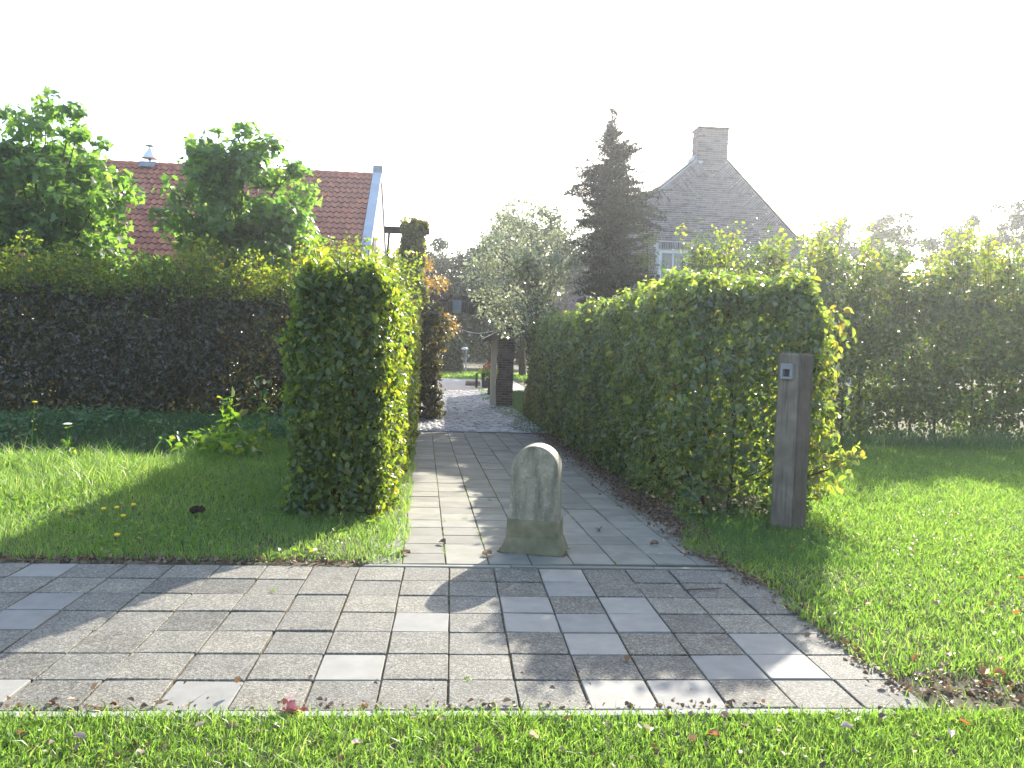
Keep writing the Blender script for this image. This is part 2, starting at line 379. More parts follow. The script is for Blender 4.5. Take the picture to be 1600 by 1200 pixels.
# ------------------------------------------------------------------ helpers: foliage
def tmpl_leaf(w=0.6, fold=0.10, bend=0.08):
    V = np.array([(0, 0, 0), (w * .42, .28, fold), (w * .46, .6, fold), (0, 1, -bend), (-w * .46, .6, fold), (-w * .42, .28, fold)])
    return V, [np.array([(0, 1, 2, 3), (3, 4, 5, 0)])]
def tmpl_quad(w=0.6):
    V = np.array([(0, 0, 0), (w * .5, .5, .06), (0, 1, -.04), (-w * .5, .5, .06)])
    return V, [np.array([(0, 1, 2, 3)])]
def tmpl_maple():
    a = [(0, 0), (.28, .02), (.42, -.06), (.38, .16), (.62, .36), (.36, .42), (.30, .56), (.16, .62), (0, 1), (-.16, .62), (-.30, .56), (-.36, .42), (-.62, .36), (-.38, .16), (-.42, -.06), (-.28, .02)]
    V = np.array([(x, y, .10 * abs(x) - .12 * y * y) for x, y in a] + [(0, .33, .02)])
    n = len(a)
    return V, [np.array([(n, i, (i + 1) % n) for i in range(n)])]
T_LEAF, T_LEAFW, T_QUAD, T_MAPLE, T_SLIM = tmpl_leaf(.62), tmpl_leaf(.8, .14, .15), tmpl_quad(.65), tmpl_maple(), tmpl_quad(.26)

def norm(a): return a / np.maximum(np.linalg.norm(a, axis=1, keepdims=True), 1e-9)

def leaf_geo(P, Nrm, size, tmpl, spread=0.6, droop=0.4, tint=None, tip=None):
    n = len(P)
    nr = norm(Nrm + spread * R.normal(size=(n, 3)))
    t = R.normal(size=(n, 3)) if tip is None else tip + 0.35 * R.normal(size=(n, 3))
    t[:, 2] -= droop
    t = norm(t - nr * (t * nr).sum(1, keepdims=True))
    b = np.cross(t, nr)
    s = (size * np.exp(np.clip(R.normal(size=n) * 0.32, -.7, .45)))[:, None, None] if np.isscalar(size) else np.asarray(size)[:, None, None]
    TV, TF = tmpl
    k = len(TV)
    V = P[:, None, :] + s * (TV[None, :, 0:1] * b[:, None, :] + TV[None, :, 1:2] * t[:, None, :] + TV[None, :, 2:3] * nr[:, None, :])
    Fs = [(TF_[None] + (np.arange(n) * k)[:, None, None]).reshape(-1, TF_.shape[1]) for TF_ in TF]
    if tint is None: tint = R.random(n)
    return V.reshape(-1, 3), Fs, np.repeat(tint, k)

def leaf_obj(name, P, Nrm, size, tmpl, mat, parent=None, **kw):
    V, Fs, t = leaf_geo(np.asarray(P, float), np.asarray(Nrm, float), size, tmpl, **kw)
    return link(name, mesh_np(name, V, Fs, mat, t), parent)

def tz(x, y):
    """terrain height without small bumps"""
    x = np.asarray(x, float); y = np.asarray(y, float)
    z = -0.022 * np.clip(y - 5.4, 0, 11)
    def sm(a, b, v):
        q = np.clip((v - a) / (b - a), 0, 1); return q * q * (3 - 2 * q)
    edge = 9.75 + 0.12 * np.sin(x * 1.7)
    ditch = sm(0, 0.9, y - edge) * sm(0, 2.6, 15.0 + 0.22 * (x + 8) - y) * sm(0, 1.2, -3.15 - x + 0.10 * np.sin(y * 2.1))
    return z - 0.75 * ditch
def tzs(x, y): return float(tz(x, y))

PANG = 0.033          # the path runs slightly to the left of the pavement grid
P0 = np.array([-0.29, 5.47])
def path_xy(u, v):
    c, s = math.cos(PANG), math.sin(PANG)
    return P0[0] + u * c - v * s, P0[1] + u * s + v * c

# ================================================================== GROUND
def axis(lo, hi, step, far):
    a = list(np.arange(lo, hi + 1e-6, step))
    d, s = step, 1.35
    x = lo; left = []
    while x > -far:
        d *= s; x -= d; left.append(x)
    d = step; x = hi; right = []
    while x < far:
        d *= s; x += d; right.append(x)
    return np.array(left[::-1] + a + right)
gx, gy = axis(-11, 13, 0.12, 190), axis(1.5, 21, 0.12, 190)
X, Y = np.meshgrid(gx, gy)
Z = tz(X, Y) + 0.012 * np.sin(X * 2.3 + 1.7 * np.sin(Y * 1.1)) * np.sin(Y * 1.9)
front = (Y > 3.30) & (Y < 5.50) & (X < 2.08)
uu = X - (P0[0] - PANG * (Y - P0[1]))
pathm = (Y > 5.4) & (Y < 28.5) & (uu > -0.25) & (uu < 2.45)
Z = np.where(front | pathm, Z - 0.08, Z)
court = (Y >= 28) & (Y < 37.5) & (X > -5) & (X < 3)
Z = np.where(court, Z - 0.05, Z)
nx, ny = len(gx), len(gy)
idx = np.arange(nx * ny).reshape(ny, nx)
F = np.stack([idx[:-1, :-1], idx[:-1, 1:], idx[1:, 1:], idx[1:, :-1]], -1).reshape(-1, 4)
ground = link('ground', mesh_np('ground', np.stack([X, Y, Z], -1).reshape(-1, 3), [F], MAT['soil'], smooth=True))
meta(ground, kind='structure')

# ---- front pavement: sand bed, separate slabs, kerb pieces
def sheet(name, pts, zf, mat, parent=None, n=40):
    """strip between two polylines given by pts(v)->(xl, xr, y)"""
    V, Fq = [], []
    for i in range(n + 1):
        (xl, yl), (xr, yr) = pts(i / n)
        V += [(xl, yl, zf(yl)), (xr, yr, zf(yr))]
    for i in range(n):
        Fq.append((2 * i, 2 * i + 1, 2 * i + 3, 2 * i + 2))
    return link(name, mesh_np(name, V, [np.array(Fq)], mat), parent)
pz = lambda y: tzs(1.0, y)

pavement = sheet('pavement', lambda t: ((-9, 3.27 + 2.25 * t), (2.12, 3.27 + 2.25 * t)), lambda y: -0.016, MAT['sand'], n=1)
meta(pavement, kind='structure')

def slab_mesh(name, mat, w, d, h=0.05, bev=0.0035):
    b = MB(); b.box(-w / 2, w / 2, -d / 2, d / 2, -h, 0, bev=bev)
    return b.mesh(name, mat)
T = 0.300
SM = {k: [slab_mesh('paving_slab', MAT['tile_' + k], T - g, T - g2) for g, g2 in ((.008, .010), (.010, .011), (.007, .012))] for k in ('light', 'mid', 'dark')}
LIGHT = {(-4, 1), (2, 1), (3, 1), (-7, 1), (-2, 2), (4, 2), (5, 2), (2, 3), (5, 3), (-1, 4), (1, 4), (2, 4), (3, 4), (-8, 4), (1, 5), (3, 5), (-8, 5), (2, 6), (2, 7), (-9, 7), (-12, 3), (-14, 5)}
DARK = {(0, 7), (1, 7), (3, 7), (1, 6), (3, 6), (4, 6), (2, 5), (4, 4), (3, 3), (4, 3), (1, 3), (2, 2), (1, 2), (3, 2), (4, 1), (-5, 4), (-6, 3), (-5, 6), (-6, 6), (-7, 2), (-6, 1), (5, 6)}
GX0, GY0 = 0.031, 3.277
for row in range(1, 8):
    for k in range(-17, 7):
        kind = 'light' if (k, row) in LIGHT else ('dark' if (k, row) in DARK else 'mid')
        o = link('paving_slab', random.choice(SM[kind]), pavement)
        o.location = (GX0 + (k + .5) * T + random.gauss(0, .0012), GY0 + (row - .5) * T + random.gauss(0, .0012), random.gauss(0.001, .0022))
        o.rotation_euler = (random.gauss(0, .006), random.gauss(0, .006), random.gauss(0, .006))

kerb_m = None
kb = MB(); kb.box(-0.497, 0.497, -0.028, 0.028, -0.12, 0.0, bev=.006)
kerb_m = kb.mesh('kerb_stone', MAT['kerb'])
front_kerb = empty('front_kerb', (0, 3.24, 0)); meta(front_kerb, kind='structure')
for i in range(10):
    o = link('kerb_stone', kerb_m, front_kerb)
    o.location = (1.45 - i * 1.0, random.gauss(0, .003), 0.006 + random.gauss(0, .003)); o.rotation_euler = (0, random.gauss(0, .002), random.gauss(0, .003))
back_kerb = empty('path_edging', (0, 5.425, 0)); meta(back_kerb, kind='structure')
kb = MB(); kb.box(-0.497, 0.497, -0.022, 0.022, -0.1, 0.0, bev=.004)
kerb_m2 = kb.mesh('edging_stone', MAT['tile_path'])
for i in range(3):
    o = link('edging_stone', kerb_m2, back_kerb)
    o.location = (-0.05 + i * 0.998, random.gauss(0, .002), 0.003); o.rotation_euler = (0, 0, random.gauss(0, .003))

# ---- garden path of smaller grey slabs
NROW = 33
LEN = NROW * .298
path = sheet('path', lambda t: (path_xy(-.33, -.02 + (LEN + .02) * t), path_xy(2.55, -.02 + (LEN + .02) * t)), lambda y: pz(y) - 0.010, MAT['moss'])
meta(path, kind='structure')
PM = [slab_mesh('path_slab', MAT['tile_path'], .298 - g, .298 - g2, .045) for g, g2 in ((.007, .005), (.009, .007), (.006, .006))]
slope = -0.022
for r in range(NROW):
    for k in range(-1, 8):
        x, y = path_xy((k + .5) * .298, (r + .5) * .298)
        o = link('path_slab', random.choice(PM), path)
        o.location = (x + random.gauss(0, .0012), y, pz(y) + random.gauss(0, .0016))
        o.rotation_euler = (math.atan(slope) + random.gauss(0, .004), random.gauss(0, .004), PANG + random.gauss(0, .003))
# dark band between slabs and cobbles
bx_, by_ = path_xy(1.1, LEN + .03)
db = MB(); db.box(-1.45, 1.45, -.03, .03, -.1, .012, bev=.004)
o = db.build('edging_strip', MAT['dark_metal'], path); o.location = (bx_, by_, pz(by_)); o.rotation_euler = (0, 0, PANG)

# ---- cobbled lane beyond
lane = sheet('cobbled_lane', lambda t: (path_xy(-.55, LEN + .06 + 13.2 * t), path_xy(2.55, LEN + .06 + 13.2 * t)), lambda y: pz(y) - 0.026, MAT['moss'])
meta(lane, kind='structure')
def cobble_geo(w, d, h):
    q = [(-1, -1), (0, -1.05), (1, -1), (1.05, 0), (1, 1), (0, 1.05), (-1, 1), (-1.05, 0)]
    V = [(x * w / 2, y * d / 2, -.05) for x, y in q] + [(x * w / 2 * .97, y * d / 2 * .97, h * .45) for x, y in q] + [(x * w / 2 * .6, y * d / 2 * .6, h) for x, y in q]
    Fq = []
    for k in range(2):
        for i in range(8):
            j = (i + 1) % 8
            Fq.append((k * 8 + i, k * 8 + j, k * 8 + 8 + j, k * 8 + 8 + i))
    return V, Fq, tuple(range(16, 24))
cob_v = []
for i in range(6):
    V, Fq, cap = cobble_geo(.132 + random.uniform(-.02, .010), .104 + random.uniform(-.015, .010), .026)
    b = MB(); b.add(V, Fq + [cap]); cob_v.append(b.mesh('cobble', MAT['cobble'], smooth=True))
cnt = 0
rest = MB()
v = LEN + .14; row = 0
while v < LEN + 13.1:
    u = -.5 + (row % 2) * .078
    while u < 2.5:
        uu_, vv_ = u + random.gauss(0, .009), v + random.gauss(0, .009)
        x, y = path_xy(uu_, vv_)
        zz = pz(y) + random.gauss(0, .006)
        if cnt < 300 and -.1 < u < 2.1:
            o = link('cobble', random.choice(cob_v), lane); o.location = (x, y, zz); o.rotation_euler = (random.gauss(0, .05), random.gauss(0, .05), random.gauss(0, .12)); cnt += 1
        elif random.random() < .97:
            V, Fq, cap = cobble_geo(.132 + random.uniform(-.02, .010), .104 + random.uniform(-.015, .010), .026)
            a = random.gauss(0, .12)
            V = [(x + p[0] * math.cos(a) - p[1] * math.sin(a), y + p[0] * math.sin(a) + p[1] * math.cos(a), zz + p[2]) for p in V]
            rest.add(V, Fq + [cap], random.random())
        u += .157
    v += .136; row += 1
o = rest.build('cobbles', MAT['cobbles'], lane, smooth=True); meta(o, kind='stuff')

court_o = sheet('courtyard', lambda t: ((-6, 28.6 + 8.6 * t), (2.9, 28.6 + 8.6 * t)), lambda y: pz(y) + 0.004, MAT['gravel'], n=4); meta(court_o, kind='structure')
road = sheet('side_road', lambda t: ((-.9 + 1.2, 43 + 2.2 * t), (14, 43 + 2.2 * t)), lambda y: pz(y) + 0.03, MAT['tile_light'], n=1); meta(road, kind='structure')

# ================================================================== GRASS
def blades(P, h, w, lean=0.5, tint=None):
    n = len(P)
    az = R.random(n) * 2 * np.pi
    side = np.stack([np.cos(az), np.sin(az), np.zeros(n)], 1)
    la = R.random(n) * 2 * np.pi
    ln = np.stack([np.cos(la), np.sin(la), np.zeros(n)], 1) * (h * lean * R.random(n))[:, None]
    up = np.array([0, 0, 1.0])
    hw = (w / 2)[:, None]
    V = np.stack([P - side * hw, P + side * hw,
                  P + side * hw * .75 + ln * .35 + up * (h * .55)[:, None], P - side * hw * .75 + ln * .35 + up * (h * .55)[:, None],
                  P + ln + up * (h * (1 - .25 * lean * R.random(n)))[:, None]], 1)
    b = np.arange(n) * 5
    Q = np.stack([b, b + 1, b + 2, b + 3], 1); Tt = np.stack([b + 3, b + 2, b + 4], 1)
    if tint is None: tint = R.random(n)
    return V.reshape(-1, 3), [Q, Tt], np.repeat(tint, 5)

def fnoise(x, y, s=1.0, seed=0):
    return (np.sin(x * 1.3 * s + seed) * np.cos(y * 1.7 * s + 2 * seed) + .6 * np.sin(x * 3.1 * s - y * 2.3 * s + seed) + .4 * np.cos(x * 5.3 * s + y * 6.1 * s + 3 * seed)) / 2

def grass_obj(name, x, y, h, w, mat, lean=.5, tshift=0.0):
    n = len(x)
    P = np.stack([x, y, tz(x, y) - .004], 1)
    patch = fnoise(x, y, 1.1, 3)
    t = np.clip(R.random(n) * .75 + .12 * patch + tshift + (R.random(n) > .94) * .3, 0, 1)
    V, Fs, tt = blades(P, h * (1 + .3 * patch) * np.exp(R.normal(size=n) * .25), w * np.exp(R.normal(size=n) * .2), lean, t)
    o = link(name, mesh_np(name, V, Fs, mat, tt)); meta(o, kind='stuff')
    return o

def scatter(n, x0, x1, y0, y1, dens=None):
    x = R.uniform(x0, x1, n); y = R.uniform(y0, y1, n)
    if dens is not None:
        k = R.random(n) < dens(x, y); x, y = x[k], y[k]
    return x, y

# foreground verge in front of the kerb
x, y = scatter(60000, -3.2, 4.6, 2.35, 3.225)
grass_obj('foreground_grass', x, y, np.full(len(x), .048), np.full(len(x), .0055), LM['grass'], 1.3, .04)
# right lawn
def dl(x, y):
    inside = (x > 2.06 + .06 * fnoise(y * 3, x * 0, 1) - .18 * np.exp(-((y - 6.0) / .6) ** 2)) | (y < 3.22)
    bare = ((x - 2.35) / .38) ** 2 + ((y - 3.42) / .2) ** 2 < 1
    hedge = (y > 7.3) & (x < 3.4)
    fr = x < 2.2 + .80 * y
    return (inside & fr & ~hedge) * np.where(bare, .06, 1) * np.clip(6.0 / y, .28, 1) ** 1.2
x, y = scatter(470000, 1.5, 14, 2.35, 15.2, dl)
grass_obj('lawn_grass', x, y, .046 + .0016 * y, .0052 + .0011 * np.maximum(y - 3, 0), LM['grass'], 1.3, .04)
# rougher strip under the hedge beside the post
x, y = scatter(7000, 1.75, 3.1, 5.5, 7.4, lambda x, y: (x > 2.02 + .25 * np.clip((y - 5.5) / 1.2, 0, 1)) * 1.0)
grass_obj('shaded_grass', x, y, np.full(len(x), .07), np.full(len(x), .005), LM['bank'], 1.1)
# left verge, short in front and long towards the ditch
def dv(x, y):
    front_edge = 5.47 + .05 * fnoise(x * 4, x * 0, 1)
    side = -.42 - .12 * np.clip((y - 6.6) / 1, 0, 1) + .05 * fnoise(y * 4, y * 0, 1)
    hedge = (y > 6.95) & (x > -1.30)
    return (y > front_edge) & (x < side) & ~hedge & (x > -.9 * y + .6) & (y < 14.5)
x, y = scatter(230000, -9.5, -.2, 5.4, 14, lambda x, y: dv(x, y) * np.clip(6.5 / y, .3, 1))
long_ = np.clip((y - 6.2 - .25 * (x + 5)) / 2.6, 0, 1) * np.clip((-x - 2.6) / 1.0, 0, 1)
ditchy = tz(x, y) < -.022 * np.clip(y - 5.4, 0, 11) - .15
k = ~ditchy
grass_obj('verge_grass', x[k], y[k], .065 + .15 * long_[k], .005 + .0008 * (y[k] - 5.4) + .002 * long_[k], LM['meadow'], 1.1, .02)
# ditch bank and its far side
x, y = scatter(60000, -13.5, -1.4, 9.7, 17.2, lambda x, y: (x > -.9 * y - 1) * 1.0 * ((tz(x, y) < -.022 * np.clip(y - 5.4, 0, 11) - .1) | (y > 13.2)))
grass_obj('bank_grass', x, y, np.full(len(x), .17), np.full(len(x), .012), LM['bank'], 1.4)
# grass and weeds at the foot of the left hedge, and on the lane edges
x, y = scatter(9000, -.62, -.18, 5.46, 21, lambda x, y: (np.abs(x - (-.37 - .033 * (y - 5.5))) < .10 + .05 * fnoise(x, y * 2, 1)))
grass_obj('path_edge_grass', x, y, np.full(len(x), .075), np.full(len(x), .007), LM['meadow'], 1.2, .05)
x, y = scatter(14000, 1.0, 2.6, 15.5, 29, lambda x, y: (x > 1.75 - .033 * (y - 5.5) + .3 * fnoise(x, y, 1)))
grass_obj('lane_edge_grass', x, y, np.full(len(x), .06), np.full(len(x), .012), LM['bank'], 1.2)
x, y = scatter(12000, -6, 6, 37, 42.5)
grass_obj('far_grass', x, y, np.full(len(x), .16), np.full(len(x), .04), LM['grass'], 1.0)

# clover and small broad leaves in the lawn
x, y = scatter(16000, -3.2, 6.5, 2.35, 7.5, lambda x, y: (((x > 2.1) & (x < 2.2 + .8 * y)) | (y < 3.2)) * np.clip(.5 + 1.2 * fnoise(x, y, 1.6, 5), 0.03, 1))
P = np.stack([x, y, R.uniform(.015, .05, len(x))], 1)
o = leaf_obj('clover', P, np.tile((0, 0, 1.0), (len(P), 1)), .022, T_LEAFW, LM['weed'], spread=.45, droop=0); meta(o, kind='stuff')
x, y = scatter(5000, -5.5, -.5, 5.5, 8.5, lambda x, y: dv(x, y) * np.clip(.35 + 1.2 * fnoise(x, y, 1.6, 9), 0.02, 1))
P = np.stack([x, y, tz(x, y) + R.uniform(.02, .07, len(x))], 1)
o = leaf_obj('verge_weeds', P, np.tile((0, 0, 1.0), (len(P), 1)), .035, T_LEAFW, LM['weed'], spread=.5, droop=0); meta(o, kind='stuff')
# nettles and other broad leaves along the ditch bank
x, y = scatter(16000, -11, -1.6, 13.2, 17, lambda x, y: np.clip(.25 + .9 * fnoise(x, y, .8, 2), .03, 1) * (y < 15.3 + .22 * (x + 8)))
P = np.stack([x, y, tz(x, y) + R.uniform(.05, .3, len(x))], 1)
o = leaf_obj('bank_weeds', P, np.tile((0, -.3, 1.0), (len(P), 1)), .08, T_LEAF, LM['bank'], spread=.5, droop=.3); meta(o, kind='stuff')

# dead leaves collected along the edges
pl = []
def band(n, xa, ya, xb, yb, w, zoff=.006):
    t = R.random(n); d = R.normal(size=n) * w
    dx, dy = xb - xa, yb - ya; L_ = math.hypot(dx, dy)
    x = xa + dx * t - dy / L_ * d; y = ya + dy * t + dx / L_ * d
    pl.append(np.stack([x, y, tz(x, y) + zoff + np.abs(R.normal(size=n)) * .008], 1))
band(2600, 1.78, 15.5, 1.98, 8.8, .11)
band(3600, 1.96, 8.8, 2.10, 5.6, .11)
band(500, 2.0, 5.9, 2.12, 5.0, .09)
band(300, 2.1, 5.3, 2.1, 3.4, .05)
band(260, 2.2, 3.5, 2.8, 3.4, .14)
band(1100, -5.5, 5.44, -.5, 5.47, .035)
band(230, -5, 3.30, 1.4, 3.30, .02)
band(160, -.45, 5.5, -.55, 9, .07)
band(500, 2.6, 6.7, 3.4, 6.6, .15)
band(260, -3, 2.9, 3, 2.9, .28, .03)
band(220, 2.3, 5.5, 6.5, 5, .9, .03)
P = np.concatenate(pl)
o = leaf_obj('leaf_litter', P, np.tile((0, 0, 1.0), (len(P), 1)), .027, T_LEAFW, LM['litter'], spread=.55, droop=0); meta(o, kind='stuff')

# ================================================================== HEDGES
def hedge_points(L_, W_, H_, dens, jit=.07, bump=.06, inner=250, top_extra=1.0, ragged=.0, rnd=.16):
    """points in local box x:0..W, y:0..L, z:0..H with outward normals"""
    out = []
    def face(n, f, nrm):
        a, b = R.random(n), R.random(n)
        p = f(a, b)
        out.append((p, np.tile(np.array(nrm, float), (n, 1))))
    z = lambda n: np.zeros(n)
    face(int(L_ * H_ * dens), lambda a, b: np.stack([z(len(a)), a * L_, b * H_], 1), (-1, 0, .15))
    face(int(L_ * H_ * dens), lambda a, b: np.stack([z(len(a)) + W_, a * L_, b * H_], 1), (1, 0, .15))
    face(int(W_ * H_ * dens), lambda a, b: np.stack([a * W_, z(len(a)), b * H_], 1), (0, -1, .15))
    face(int(W_ * H_ * dens), lambda a, b: np.stack([a * W_, z(len(a)) + L_, b * H_], 1), (0, 1, .15))
    face(int(L_ * W_ * dens * top_extra), lambda a, b: np.stack([a * W_, b * L_, z(len(a)) + H_], 1), (0, 0, 1))
    P = np.concatenate([q[0] for q in out]); Nn = np.concatenate([q[1] for q in out])
    dim = np.array((W_, L_, H_))
    lo = np.array((rnd, rnd, 0.0)); c = np.clip(P, lo, dim - rnd); dd = P - c
    ln = np.linalg.norm(dd, axis=1, keepdims=True); mxd = np.abs(dd).max(1, keepdims=True)
    P = c + np.where(ln > 1e-6, dd / np.maximum(ln, 1e-6) * mxd, 0)
    Nn = norm(np.where(ln > 1e-6, dd / np.maximum(ln, 1e-6), Nn) + np.array((0, 0, .12)))
    u = P[:, 0] * .8 + P[:, 1]; w = P[:, 2] + P[:, 0] * .5
    d = bump * (fnoise(u, w, 2.2, 1) + .5 * fnoise(u, w, 5.1, 4)) - np.abs(R.normal(size=len(P))) * jit + R.normal(size=len(P)) * .015
    P = P + Nn * d[:, None]
    if ragged > 0:
        up = Nn[:, 2] > .75
        P[up, 2] += ragged * np.clip(fnoise(P[up, 0], P[up, 1], 2.5, 7), -.3, 1.2) + np.abs(R.normal(size=up.sum())) * ragged * .5
    ni = int(L_ * W_ * H_ * inner)
    Pi = np.stack([R.uniform(.1, W_ - .1, ni), R.uniform(.1, L_ - .1, ni), R.uniform(.1, H_ - .1, ni)], 1)
    P = np.concatenate([P, Pi]); Nn = np.concatenate([Nn, R.normal(size=(ni, 3))])
    return P, Nn

def place(P, Nn, x, y, ang, z=None):
    c, s = math.cos(ang), math.sin(ang)
    Q = P.copy(); Q[:, 0] = x + P[:, 0] * c - P[:, 1] * s; Q[:, 1] = y + P[:, 0] * s + P[:, 1] * c
    M_ = Nn.copy(); M_[:, 0] = Nn[:, 0] * c - Nn[:, 1] * s; M_[:, 1] = Nn[:, 0] * s + Nn[:, 1] * c
    Q[:, 2] += (tz(Q[:, 0], Q[:, 1]) if z is None else z)
    return Q, M_

def stems(parent, pts, H_, r=.018, n=5):
    for x, y in pts:
        b = MB()
        z0 = tzs(x, y) - .05
        p = [(x, y, z0)]
        for k in range(1, 5):
            p.append((x + random.gauss(0, .05), y + random.gauss(0, .05), z0 + H_ * k / 4))
        b.tube(p, [r, r * .9, r * .8, r * .6, r * .3], 5)
        for _ in range(n):
            zz = random.uniform(.1, .85) * H_
            a = random.uniform(0, 6.28)
            l = random.uniform(.25, .5)
            b.tube([(x, y, z0 + zz), (x + math.cos(a) * l * .5, y + math.sin(a) * l * .5, z0 + zz + .12), (x + math.cos(a) * l, y + math.sin(a) * l, z0 + zz + .3)], [r * .5, r * .35, r * .15], 4)
        b.build('stem', MAT['twig'], parent)

def shoots(n, xy, z0, h, leaf_gap=.055, out=.04):
    """upright shoots with leaves; returns points, normals, tube builder"""
    P, b = [], MB()
    for i in range(n):
        x, y = xy()
        z = z0(x, y) if callable(z0) else z0
        hh = random.uniform(*h); a = random.uniform(0, 6.28); l = random.uniform(0, .3) * hh
        tip = (x + math.cos(a) * l, y + math.sin(a) * l, z + hh)
        b.tube([(x, y, z - .15), ((x + tip[0]) / 2, (y + tip[1]) / 2, z + hh * .55), tip], [.006, .004, .002], 3)
        k = max(3, int(hh / leaf_gap * 1.6))
        t = R.random(k) ** .8
        P.append(np.stack([x + (tip[0] - x) * t + R.normal(size=k) * out, y + (tip[1] - y) * t + R.normal(size=k) * out, z + hh * t], 1))
    P = np.concatenate(P)
    return P, R.normal(size=P.shape) * .6 + np.array((0, 0, .6)), b

def join_geo(parts):
    Vs, Fd, ts, off = [], {}, [], 0
    for V, Fs, t in parts:
        Vs.append(V); ts.append(t)
        for F_ in Fs:
            Fd.setdefault(F_.shape[1], []).append(F_ + off)
        off += len(V)
    return np.concatenate(Vs), [np.concatenate(f) for f in Fd.values()], np.concatenate(ts)

def tint_for(n, lo=0, hi=.92, autumn=.02):
    t = R.uniform(lo, hi, n) ** 1.15
    k = R.random(n) < autumn
    t[k] = R.uniform(.93, 1, k.sum())
    return t

# -- left hedge, end standing by the pavement
hl = empty('hornbeam_hedge', (-.9, 6.9, 0)); meta(hl, 'square clipped green hedge left of the path, its end facing the paving', 'hedge')
P, Nn = hedge_points(6.4, .86, 2.16, 2000, .08, .08, 300, 1.4, .10, .20)
P, Nn = place(P, Nn, -1.38, 6.86, .008)
geo = [leaf_geo(P, Nn, .060, T_LEAF, .75, .35, tint_for(len(P)))]
P2, N2, sb = shoots(110, lambda: (random.uniform(-1.35, -.6), random.uniform(7, 13)), lambda x, y: tzs(x, y) + 2.08, (.08, .34))
geo.append(leaf_geo(P2, N2, .068, T_LEAF, .5, .1, tint_for(len(P2), .3, 1, .1)))
V, Fs, t = join_geo(geo)
o = link('foliage', mesh_np('foliage', V, Fs, LM['hornbeam'], t)); o.parent = hl; o.matrix_parent_inverse = Matrix.Translation((.9, -6.9, 0))
def P_in(o, parent):      # keep world coordinates of a mesh built in world space
    o.parent = parent
    o.matrix_parent_inverse = (Matrix.Translation(parent.location) @ Matrix.Rotation(parent.rotation_euler.z, 4, 'Z')).inverted()
    return o
class WParent: pass
def stems_w(parent, pts, H_, **kw):
    before = set(o.name for o in COL.objects)
    stems(None, pts, H_, **kw)
    for o in [o for o in COL.objects if o.name not in before]:
        P_in(o, parent)
stems_w(hl, [(-.95 + random.gauss(0, .08), 7.15 + .5 * i) for i in range(12)], 1.9)
P_in(meta(sb.build('twigs', MAT['twig']), kind='stuff'), hl)

# -- darker hedge continuing along the lane
h2 = empty('beech_hedge', (-1.1, 14, -.2)); meta(h2, 'brownish beech hedge further along the left of the path, beyond the sunlit hedge', 'hedge')
P, Nn = hedge_points(7.2, .9, 2.35, 700, .07, .07, 200, 1.1, .08)
P, Nn = place(P, Nn, -1.50, 13.45, .033)
P_in(leaf_obj('foliage', P, Nn, .085, T_LEAF, LM['ivy'], spread=.55, droop=.35, tint=tint_for(len(P), 0, 1, .03)), h2)
stems_w(h2, [(-1.15, 13.8 + i) for i in range(6)], 2.1)

# -- right hedge along the path
hr = empty('hornbeam_hedge', (2.7, 7.4, 0)); meta(hr, 'long clipped green hedge right of the path, from timber post to brick arch', 'hedge')
W_ = 1.33
P, Nn = hedge_points(12.7, W_, 2.22, 1400, .10, .12, 260, 1.4, .10, .22)
# the near end is thin near the ground: light shows through
thin = (P[:, 1] < 1.5) & (P[:, 2] < 1.25) & (R.random(len(P)) < .40)
thin2 = (P[:, 1] < 1.9) & (P[:, 2] < .5) & (R.random(len(P)) < .22)
k = ~(thin | thin2)
P, Nn = P[k], Nn[k]
Pl = P.copy()
P, Nn = place(P, Nn, 2.15, 7.16, .020)
sz = np.where(P[:, 1] < 11, .062, .078) * np.exp(np.clip(R.normal(size=len(P)) * .32, -.7, .45))
tn = tint_for(len(P)); pk = (fnoise(P[:, 1] * 1.3, P[:, 2] * 1.6, 1.3, 4) > .55) & (R.random(len(P)) < .3); tn[pk] = R.uniform(.96, 1, pk.sum())
geo = [leaf_geo(P, Nn, sz, T_LEAF, .8, .4, tn)]
P2, N2, sb = shoots(150, lambda: (random.uniform(2.1, 3.25), random.uniform(7.3, 19)), lambda x, y: tzs(x, y) + 2.08, (.06, .24))
geo.append(leaf_geo(P2, N2, .075, T_LEAF, .5, .1, tint_for(len(P2), .4, 1, .12)))
# right-hand rim behind the post: bright backlit leaves and one low branch sticking out
n = 1500
Pq = np.stack([R.normal(3.52, .09, n), R.uniform(7.2, 8.1, n), R.uniform(.15, 1.95, n)], 1)
geo.append(leaf_geo(Pq, np.tile((1, -.4, .3), (n, 1)), .075, T_LEAF, .7, .4, tint_for(n, .3, 1, .1)))
tt = R.random(60)
Pq = np.stack([3.44 + .34 * tt + R.normal(size=60) * .05, 7.15 + R.normal(size=60) * .06, .38 + .28 * tt + R.normal(size=60) * .05], 1)
geo.append(leaf_geo(Pq, R.normal(size=Pq.shape) + np.array((0, -.5, .6)), .085, T_LEAF, .3, .2, tint_for(60, .6, 1, .15)))
V, Fs, t = join_geo(geo)
P_in(link('foliage', mesh_np('foliage', V, Fs, LM['hornbeam_r'], t)), hr)
sb.tube([(3.2, 7.3, .3), (3.5, 7.15, .45), (3.8, 7.12, .62)], [.01, .007, .003], 4)
P_in(meta(sb.build('twigs', MAT['twig']), kind='stuff'), hr)
stems_w(hr, [(2.75 + random.gauss(0, .1), 7.5 + .42 * i + random.gauss(0, .05)) for i in range(24)], 1.95, r=.022)

